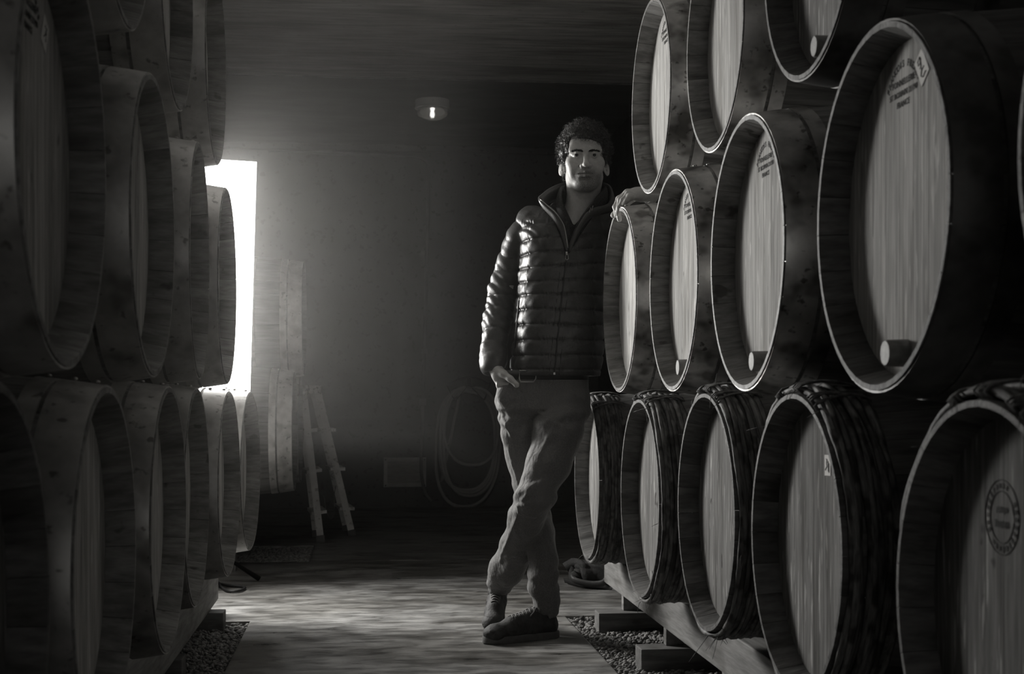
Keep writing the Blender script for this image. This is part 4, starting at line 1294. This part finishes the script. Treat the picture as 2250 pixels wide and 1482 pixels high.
ARM = [(Q(1172, 490, .045), .060), (Q(1149, 524, .06), .057), (Q(1123, 582, .09), .050), (Q(1108, 640, .10), .049), (Q(1094, 703, .07), .0465), (Q(1085, 764, .02), .0445), (Q(1083, 792, -.012), .0455), (Q(1082, 803, -.024), .040)]
seg_len = [0.0]
for (p, _), (q, _) in zip(ARM[:-1], ARM[1:]): seg_len.append(seg_len[-1] + float(np.linalg.norm(q - p)))
ARM2 = [(Q(1318, 500, .035), .066), (Q(1352, 492, .03), .060), (Q(1420, 462, -.04), .052), (EL, .050), (EL * .55 + WR * .45, .042), (EL * .25 + WR * .75 + np.array([.0, 0, .004]), .034)]
j = SDF(axis(-.24, .64, .0034), axis(-.36, .24, .0036), axis(zhem - .02, 1.58, .0030))
j.apply((-.2, -.2, zhem - .02), (.45, .25, 1.56), torso_q, .012)
def sleeve(pts, sp, ph, amp, seed):
    L0 = 0.0
    for (p, r), (q, r2) in zip(pts[:-1], pts[1:]):
        ln = float(np.linalg.norm(q - p)); ax = (q - p) / ln
        def f(X, Y, Z, t, L0=L0, ln=ln):
            s_ = (L0 + t * ln + ph) / sp + .22 * wob(X, Y, Z, seed + 1, 30)
            b_ = 1 - np.abs(2 * (s_ - np.floor(s_)) - 1) ** 4.0
            el = np.exp(-((Z - 1.22) / .12) ** 2)
            return -amp * b_ - .0030 * wob(X, Y, Z, seed, 62) - .0055 * el * np.abs(np.sin(75 * (Z + .9 * X) + 2.2 * wob(X, Y, Z, seed + 4, 28))) - .0012 * wob(X, Y, Z, seed + 6, 150) + amp * .4
        j.cone(p, q, r, r2, .010, 'add', f); L0 += ln
sleeve(ARM, .050, .01, .0062, 51)
sleeve(ARM2, .050, .0, .007, 61)
# cut: below the hem, the neck opening, the open front V
j.F = np.maximum(j.F, np.where((j.xs[:, None, None] > -.05 + 0 * j.zs), (zhem - j.zs)[None, None, :], -1).astype(np.float32))
neck_c = Q(1276, 446, .04)
j.cone(neck_c + np.array([0, 0, -.09]), neck_c + np.array([.0, .0, .2]), .066, .078, .006, 'sub')
va, vl, vr = Q(1247, 556, -.1), Q(1206, 452, -.08), Q(1312, 462, -.08)
def vcut(X, Y, Z):
    def side(a, c, sg):
        n = np.array([-(c[2] - a[2]), c[0] - a[0]]); n /= np.linalg.norm(n)
        return sg * ((X - a[0]) * n[0] + (Z - a[2]) * n[1])
    return np.maximum(np.maximum(side(va, vl, 1), side(va, vr, -1)), Y - .02)
j.apply((-.02, -.2, va[2]), (.36, .02, 1.58), vcut, .004, 'sub')
# pocket slit and hollow inside so that the hem and cuffs read as cloth edges
pz0, pz1 = Q(1141, 655, -.07), Q(1132, 765, -.07)
j.cone(pz0, pz1, .0035, .0035, .004, 'sub')
j.cone(Q(1083, 796, -.02), Q(1083, 815, -.03), .027, .030, .004, 'sub')
JF = j
jk = link('jacket', j.mesh('jacket', 1), M_JACKET, man)

def follow(S, pts, lift=.0, env=3):
    """points on the camera-side surface of S under the given pixels, smoothed over the quilting"""
    out = []; last = -.09
    for (px, py) in pts:
        y = last
        for _ in range(4):
            q = Q(px, py, y); f = front_y(S, q[0], q[2]); y = f if f is not None else y
        last = y; out.append((px, py, y))
    ys_ = [p[2] for p in out]; n = len(ys_)
    lo = [min(ys_[max(0, i - env):i + env + 1]) for i in range(n)]
    sm = [sum(lo[max(0, i - env):i + env + 1]) / len(lo[max(0, i - env):i + env + 1]) for i in range(n)]
    return [Vector(Q(p[0], p[1], sm[i] - lift)) for i, p in enumerate(out)]

def lerp_px(a, c, n): return [(a[0] + (c[0] - a[0]) * i / n, a[1] + (c[1] - a[1]) * i / n) for i in range(n + 1)]
zl = lerp_px((1246, 556), (1232, 680), 30) + lerp_px((1232, 680), (1218, 824), 34)[1:]
zp = follow(JF, zl, .0010)
B = Builder(); B.tube(zp, .0052, 8, flat=.5)
zo = B.build('zipper', M_ZIP, jk, True)
for off in (-11, 11):
    B = Builder(); B.tube(follow(JF, [(x + off, y) for x, y in zl], .0004, 1), .0014, 5); B.build('placket_seam', M_ZIP, zo, True)
p = zp[1]
B = Builder(); B.tube([p + Vector((x, -.008, z)) for x, z in ((0, .006), (-.004, -.004), (-.0055, -.014), (0, -.019), (.0055, -.014), (.004, -.004))], .0012, 6, closed=True)
B.box(p + Vector((0, -.006, .004)), (.004, .003, .006)); B.build('zip_slider', M_STEEL, zo, True)
B = Builder(); B.box(zp[-1] + Vector((0, -.002, .004)), (.003, .003, .004)); B.build('zip_stop', M_STEEL, zo)
B = Builder(); B.tube(follow(JF, lerp_px((1141, 655), (1131, 765), 16), -.002, 1), .0035, 6); B.build('pocket_zip', M_ZIP, jk, True)
B = Builder(); cr = []
for k in range(28):
    a = 2 * PI * k / 28; cr.append(Vector(Q(1082.5, 802, -.024)) + Vector((.036 * math.cos(a), .034 * math.sin(a), .004 * math.cos(a) + .001 * math.sin(9 * a))))
B.tube(cr, .0065, 8, closed=True); B.build('cuff', M_JACKET, jk, True)

# ---- stand-up collar, open and flared
def collar(name, rows, m, parent, th=.004, sub=6):
    """rows: list of (bottom, top) points around the neck"""
    bo = smooth_pts([Vector(r[0]) for r in rows], sub); to = smooth_pts([Vector(r[1]) for r in rows], sub)
    n = len(bo); K = 5; V = []; Fc = []
    grid = [[bo[i].lerp(to[i], k / (K - 1)) for k in range(K)] for i in range(n)]
    nrm = []
    for i in range(n):
        t = (bo[min(i + 1, n - 1)] - bo[max(i - 1, 0)] + to[min(i + 1, n - 1)] - to[max(i - 1, 0)]).normalized(); up = (to[i] - bo[i])
        up = up.normalized() if up.length > 1e-5 else Vector((0, 0, 1)); nrm.append(t.cross(up).normalized())
    for sgn in (1, -1):
        for i in range(n):
            for k in range(K): V.append(grid[i][k] + nrm[i] * th * sgn * (1 + .9 * math.sin(PI * k / (K - 1))))
    o = n * K
    for i in range(n - 1):
        for k in range(K - 1):
            a_ = i * K + k; Fc.append((a_, a_ + 1, a_ + K + 1, a_ + K)); Fc.append((o + a_, o + a_ + K, o + a_ + K + 1, o + a_ + 1))
        a_ = i * K + K - 1; Fc.append((a_, o + a_, o + a_ + K, a_ + K)); a_ = i * K; Fc.append((a_, a_ + K, o + a_ + K, o + a_))
    for i in (0, n - 1):
        for k in range(K - 1): a_ = i * K + k; Fc.append((a_, a_ + 1, o + a_ + 1, o + a_))
    B = Builder(); B.add(V, Fc); return B.build(name, m, parent, True)
rowsC = [(Q(1246, 556, -.098), Q(1249, 545, -.104)), (Q(1232, 512, -.090), Q(1241, 502, -.104)), (Q(1213, 478, -.075), Q(1221, 467, -.098)), (Q(1199, 460, -.050), Q(1186, 438, -.072)),
         (Q(1200, 452, .0), Q(1194, 425, -.010)), (Q(1214, 444, .05), Q(1216, 410, .055)), (Q(1243, 436, .11), Q(1246, 400, .115)), (Q(1285, 434, .13), Q(1286, 397, .135)),
         (Q(1324, 438, .11), Q(1322, 401, .115)), (Q(1342, 446, .05), Q(1338, 408, .055)), (Q(1348, 454, .0), Q(1344, 425, -.010)), (Q(1342, 466, -.050), Q(1336, 448, -.065)),
         (Q(1300, 478, -.082), Q(1296, 462, -.094)), (Q(1268, 512, -.092), Q(1270, 500, -.102)), (Q(1249, 556, -.098), Q(1250, 546, -.104))]
co = collar('collar', rowsC, M_JACKET, jk, .0045)
B = Builder()
for dx in (0, 5): B.tube([Vector(Q(1295 + dx, 467 - dx * .9, -.100)), Vector(Q(1298 + dx, 457 - dx * .9, -.100))], .0014, 5)
B.build('printed_mark', M_LOGO, co)
B = Builder(); tp = [Vector(Q(x, y, d)) for x, y, d in ((1186, 437, -.076), (1203, 452, -.090), (1221, 467, -.102), (1233, 484, -.106), (1241, 502, -.108), (1248, 545, -.107))]
B.tube(smooth_pts(tp), .0019, 5); B.build('zip_teeth', M_STEEL, jk, True)

# ---- knitted sweater in the open neck
s = SDF(axis(-.06, .36, .005), axis(-.14, .2, .005), axis(1.2, 1.60, .005))
s.apply((-.1, -.2, 1.18), (.4, .25, 1.5), lambda X, Y, Z: torso_d(X, Y, Z, -.016), .01)
s.cone(neck_c + np.array([0, .02, -.09]), neck_c + np.array([.0, .03, .022]), .085, .072, .02)
s.cone(neck_c + np.array([0, .02, -.2]), neck_c + np.array([.0, .028, .2]), .052, .0655, .004, 'sub')
sa, sl_, sr_ = Q(1262, 492, -.1), Q(1238, 436, -.08), Q(1314, 436, -.08)
def vcut2(X, Y, Z):
    def side(a, c, sg):
        n = np.array([-(c[2] - a[2]), c[0] - a[0]]); n /= np.linalg.norm(n)
        return sg * ((X - a[0]) * n[0] + (Z - a[2]) * n[1])
    return np.maximum(np.maximum(side(sa, sl_, 1), side(sa, sr_, -1)), Y - .03)
s.apply((-.02, -.2, sa[2]), (.36, .03, 1.6), vcut2, .004, 'sub')
sw = link('sweater', s.mesh('sweater', 1), M_KNIT, man)
rowsS = [(Q(1256, 545, -.080), Q(1247, 530, -.088)), (Q(1238, 500, -.075), Q(1247, 488, -.090)), (Q(1226, 465, -.050), Q(1236, 452, -.070)), (Q(1224, 446, .0), Q(1232, 420, -.012)), (Q(1236, 438, .07), Q(1240, 408, .072)),
         (Q(1285, 436, .115), Q(1285, 405, .115)), (Q(1325, 440, .07), Q(1324, 408, .072)), (Q(1334, 446, .0), Q(1328, 414, -.015)), (Q(1312, 466, -.055), Q(1306, 440, -.075)), (Q(1280, 500, -.078), Q(1276, 480, -.092)), (Q(1258, 545, -.082), Q(1252, 528, -.092))]
collar('knit_collar', rowsS, M_KNIT, sw, .004)

# ---- jeans
RL = [(Q(1143, 885, .02), .088), (Q(1150, 950, .03), .078), (Q(1160, 1030, .04), .066), (Q(1168, 1090, .05), .060), (Q(1184, 1170, .035), .054), (Q(1193, 1235, .02), .0505), (Q(1194, 1262, .02), .053), (Q(1197, 1276, .022), .0475), (Q(1193, 1290, .025), .0535), (Q(1198, 1306, .03), .045), (Q(1200, 1322, .035), .0475), (Q(1200, 1338, .04), .045)]
LL = [(Q(1240, 885, -.01), .092), (Q(1226, 950, -.05), .083), (Q(1206, 1020, -.08), .074), (Q(1176, 1090, -.10), .0635), (Q(1156, 1145, -.01), .0605), (Q(1137, 1200, .09), .060), (Q(1114, 1250, .19), .060), (Q(1099, 1280, .255), .050)]
ztop = float(Q(1190, 832, -.08)[2])
d = SDF(axis(-.2, .30, .0038), axis(-.28, .36, .0042), axis(.06, ztop + .02, .0036))
d.apply((-.2, -.15, Q(1190, 930)[2]), (.26, .2, ztop), lambda X, Y, Z: (((np.abs(X - Q(1193, 860)[0]) / .162) ** 2.3 + (np.abs(Y - .015) / .112) ** 2.3 + 1e-9) ** (1 / 2.3) - 1) * .10 + np.maximum(0, (Q(1190, 900)[2] - Z)) * 1.2, .03)
def cloth(seed, knee, amp):
    kz = knee[2]
    def f(X, Y, Z, t):
        w = np.exp(-((Z - kz) / .07) ** 2); lo = np.clip((.30 - Z) / .10, 0, 1); hi = np.exp(-((Z - .80) / .06) ** 2)
        fold = np.sin(95 * (Z + .35 * (X - knee[0]) * np.sign(Y + .01)) + 3 * wob(X, Y, Z, seed, 18) + seed)
        fold2 = np.sin(115 * (Z - .45 * X) + 4.0 * wob(X, Y, Z, seed + 3, 24))
        return -amp * (.45 * w * fold + (.35 + .35 * np.sin(9 * X + 30 * Z)) * lo * fold2 + .6 * hi * fold) - .0030 * wob(X, Y, Z, seed + 5, 42) - .0030 * np.abs(wob(X, Y, Z * .6, seed + 7, 55))
    return f
d.chain(RL, .010, 'add', cloth(71, Q(1168, 1090, .05), .008))
d2 = SDF(d.xs, d.ys, d.zs); d2.chain(LL, .020, 'add', cloth(81, Q(1176, 1090, -.10), .008))
d.F = smin(d.F, d2.F, .006); del d2
d.ell(Q(1113, 868, -.055), (.036, .030, .038), .02)                           # hand in the pocket
for (a_, c_) in (((1118, 905), (1150, 945)), ((1112, 935), (1150, 965))):
    d.cone(Q(*a_, -.050), Q(*c_, -.035), .007, .004, .016)                       # drag folds
d.cone(Q(1150, 1098, -.150), Q(1200, 1112, -.145), .008, .006, .014)
d.cone(Q(1165, 1075, -.155), Q(1190, 1060, -.160), .010, .006, .014)
FOLDS = [((1186, 1000), (1222, 930), .007), ((1205, 925), (1246, 946), .007), ((1200, 948), (1240, 962), .005), ((1140, 1128), (1205, 1140), .006), ((1136, 1112), (1176, 1104), .007),
         ((1170, 1075), (1150, 1100), .007), ((1135, 1140), (1108, 1205), .006), ((1108, 1205), (1100, 1235), .007),
         ((1110, 1225), (1150, 1214), .005), ((1118, 985), (1136, 1050), .006), ((1104, 915), (1124, 960), .006),
         ((1168, 895), (1196, 915), .006), ((1100, 880), (1150, 872), .005), ((1102, 900), (1146, 890), .005)]
for a_, c_, r_ in FOLDS:
    pp = []
    for t in (0, .5, 1):
        px_, py_ = a_[0] + (c_[0] - a_[0]) * t, a_[1] + (c_[1] - a_[1]) * t
        y_ = -.05
        for _ in range(3):
            q_ = Q(px_, py_, y_); i_ = int(np.clip(np.searchsorted(d.xs, q_[0]), 1, len(d.xs) - 1)); k_ = int(np.clip(np.searchsorted(d.zs, q_[2]), 1, len(d.zs) - 1))
            w_ = np.where(d.F[i_, :, k_] < 0)[0]; y_ = float(d.ys[w_[0]]) if len(w_) else y_
        pp.append(Q(px_, py_, y_ + r_ * (.6 if py_ < 1215 else 1.0)))
    d.chain([(pp[0], r_ * .5), (pp[1], r_), (pp[2], r_ * .5)], .009)
d.F = np.maximum(d.F, (d.zs - ztop)[None, None, :].astype(np.float32))
d.cone(Q(1096, 848, -.075), Q(1128, 853, -.10), .0045, .0035, .003, 'sub')    # pocket mouth
d.cone(Q(1200, 1344, .04), Q(1200, 1375, .04), .038, .042, .003, 'sub'); d.cone(Q(1097, 1286, .27), Q(1092, 1316, .32), .040, .042, .003, 'sub')
jn = link('jeans', d.mesh('jeans', 1), M_DENIM, man)
B = Builder(); B.tube(follow(d, lerp_px((1153, 842), (1149, 858), 4) + [(1151, 868), (1157, 878), (1166, 886), (1176, 889)], .0002, 1), .0011, 5); B.build('fly_stitching', M_LACE, jn, True)
B = Builder(); B.tube(follow(d, lerp_px((1137, 1132), (1106, 1210), 14), .0, 1), .0016, 6); B.build('outer_seam', M_DENIM, jn, True)

# ---- belt with buckle
bz = (float(Q(1190, 833, -.1)[2]) + float(Q(1190, 815, -.1)[2])) / 2
V = []; Fc = []; n = 60
for i in range(n):
    a = 2 * PI * i / n; c_, s_ = math.cos(a), math.sin(a); ex = 2 / 2.3
    for dz in (-.017, .017):
        for g in (.000, .0045):
            V.append((Q(1193, 860)[0] + (.158 + g) * math.copysign(abs(c_) ** ex, c_), .015 + (.108 + g) * math.copysign(abs(s_) ** ex, s_), bz + dz))
for i in range(n):
    k = (i + 1) % n
    for a_, c_ in ((0, 2), (2, 3), (3, 1), (1, 0)): Fc.append((i * 4 + a_, i * 4 + c_, k * 4 + c_, k * 4 + a_))
B = Builder(); B.add(V, Fc); bt = B.build('belt', M_BELT, man, True)
bx = float(Q(1160, 830, -.1)[0])
by = .015 - .115 * (1 - abs((bx - Q(1193, 860)[0]) / .162) ** 2.3) ** (1 / 2.3) - .004
bp = [Vector((bx + x, by - .004, bz - .004 + z)) for x, z in ((-.029, .018), (-.030, -.010), (-.025, -.021), (.020, -.021), (.027, -.010), (.029, .018))]
B = Builder(); B.tube(bp, .0026, 8, closed=True); B.build('buckle', M_STEEL, bt, True)

# ---- shoes: built flat (toe towards +x), then posed
def shoe(mirror, origin, rotm, label=None):
    root = empty('shoe'); root.parent = man
    sg = -1 if mirror else 1
    S = SDF(axis(-.06, .26, .003), axis(-.07, .07, .003), axis(-.005, .17, .003))
    S.chain([((-.02, 0, .045), .036), ((.06, 0, .045), .036), ((.14, .004 * sg, .040), .036), ((.195, .006 * sg, .034), .033)], .02)
    S.ell((.200, .006 * sg, .034), (.042, .042, .030), .015)
    S.cone((-.005, 0, .06), (-.012, 0, .118), .036, .037, .02)
    S.cone((.02, 0, .09), (.13, .003 * sg, .062), .028, .024, .02)
    S.cone((-.008, 0, .10), (-.010, 0, .19), .029, .031, .004, 'sub')
    S.F = np.maximum(S.F, (.012 - S.zs)[None, None, :].astype(np.float32))
    up = link('upper', S.mesh('shoe_upper', 1), M_SHOE, root)
    # sole: outline following the upper
    out = [(-.058, 0), (-.050, .026), (-.02, .037), (.05, .036), (.10, .038), (.15, .045), (.195, .044), (.230, .028), (.243, .004), (.234, -.022), (.20, -.037), (.15, -.039), (.09, -.034), (.03, -.034), (-.02, -.036), (-.050, -.026)]
    ring = smooth_pts([Vector((x, y * sg, 0)) for x, y in out], 4, closed=True); n = len(ring)
    V = []; Fc = []
    for gz, gs in ((0, .97), (.004, 1.0), (.020, 1.0), (.026, .985)):
        for p in ring: V.append((p.x * gs + .09 * (1 - gs), p.y * gs, gz))
    for r in range(3):
        for i in range(n):
            k = (i + 1) % n; Fc.append((r * n + i, r * n + k, (r + 1) * n + k, (r + 1) * n + i))
    Fc += [tuple(reversed(range(n))), tuple(range(3 * n, 4 * n))]
    B = Builder(); B.add(V, Fc); so = B.build('sole', M_SOLE, root, True); sharp(so.data, 40)
    def top(x, y):
        i = int(np.searchsorted(S.xs, x)); jn_ = int(np.searchsorted(S.ys, y)); col = np.where(S.F[i, jn_, :] < 0)[0]
        return float(S.zs[col[-1]]) if len(col) else .05
    for q in range(7):                                # laces across the tongue
        x = .045 + .014 * q; w = .023 - .0008 * q
        for dr in (-1, 1):
            pts = [Vector((x + dr * .005 * (k - 3) / 3, w * (k - 3) / 3, top(x, w * (k - 3) / 3) + .0028)) for k in range(7)]
            B = Builder(); B.tube(pts, .0030, 6, flat=.55); B.build('lace', M_LACE, root, True)
    for dy in (-.018, .016):
        B = Builder(); B.tube([Vector((.045, dy * .3, top(.045, 0) + .006)), Vector((.040, dy, top(.04, dy) + .008)), Vector((.055, dy * 1.7, top(.05, dy) - .003)), Vector((.072, dy * 1.75, top(.06, dy) - .015))], .0026, 6, flat=.55)
        B.build('lace_end', M_LACE, root, True)
    arc = []
    for k in range(15):
        a = -1.35 + 2.7 * k / 14; x = .168 + .050 * math.cos(a); y = .036 * math.sin(a) * sg + .005 * sg; arc.append(Vector((x - .004, y, top(x - .004, y) + .0004)))
    B = Builder(); B.tube(arc, .0016, 5); B.build('toe_seam', M_SHOE2, root, True)
    for q in range(3):
        for sd in (-1, 1):
            pts = []
            for k in range(6):
                z = .030 + .040 * k / 5; x = .070 + .018 * q - .020 * k / 5
                ii = int(np.searchsorted(S.xs, x)); kk = int(np.searchsorted(S.zs, z)); col = np.where(S.F[ii, :, kk] < 0)[0]
                if len(col): pts.append(Vector((x, float(S.ys[col[-1] if sd > 0 else col[0]]) + sd * .0006, z)))
            if len(pts) > 2:
                B = Builder(); B.tube(pts, .0028, 5, flat=.4); B.build('side_stripe', M_SHOE2, root, True)
    root.matrix_local = Matrix.Translation(origin) @ rotm
    if label: root['label'] = label
    return root
heel = Q(1218, 1396, .06); heel[2] = 0; toe = Q(1097, 1410, -.05); toe[2] = 0
dr = Vector(toe - heel); ang = math.atan2(dr.y, dr.x)
shoe(False, Vector((heel[0], heel[1], 0)) + Vector((math.cos(ang), math.sin(ang), 0)) * .045, Matrix.Rotation(ang, 4, 'Z'))
# crossed foot: toe on the ground, heel lifted
toe2 = Q(1085, 1391, .145); ang2 = math.radians(-94); pitch = math.radians(22)
R2 = Matrix.Rotation(ang2, 4, 'Z') @ Matrix.Rotation(pitch, 4, 'Y')
R2 = R2 @ Matrix.Scale(.93, 4)
tip = R2 @ Vector((.225, 0, .002))
shoe(True, Vector((toe2[0], toe2[1], 0.001)) - Vector((tip.x, tip.y, tip.z)), R2)


# ------------------------------------------------------------------ haze box added to imitate lens glare around the softbox
hz = box_mesh('haze', XL + .002, .30, 1.0, WALL_U - .06, .70, CEIL_Z - .07)
M_HAZE = bpy.data.materials.new('glare_haze'); M_HAZE.use_nodes = True
_nt = M_HAZE.node_tree; _nt.nodes.clear()
_v = _nt.nodes.new('ShaderNodeVolumeScatter'); _o = _nt.nodes.new('ShaderNodeOutputMaterial')
_v.inputs['Color'].default_value = (1, .985, .955, 1); _v.inputs['Density'].default_value = HAZE; _v.inputs['Anisotropy'].default_value = 0.93
_nt.links.new(_v.outputs[0], _o.inputs['Volume'])
ho = link('haze', hz, M_HAZE)
tag(ho, 'thin haze box added to imitate lens glare around the light', 'haze', kind='stuff')
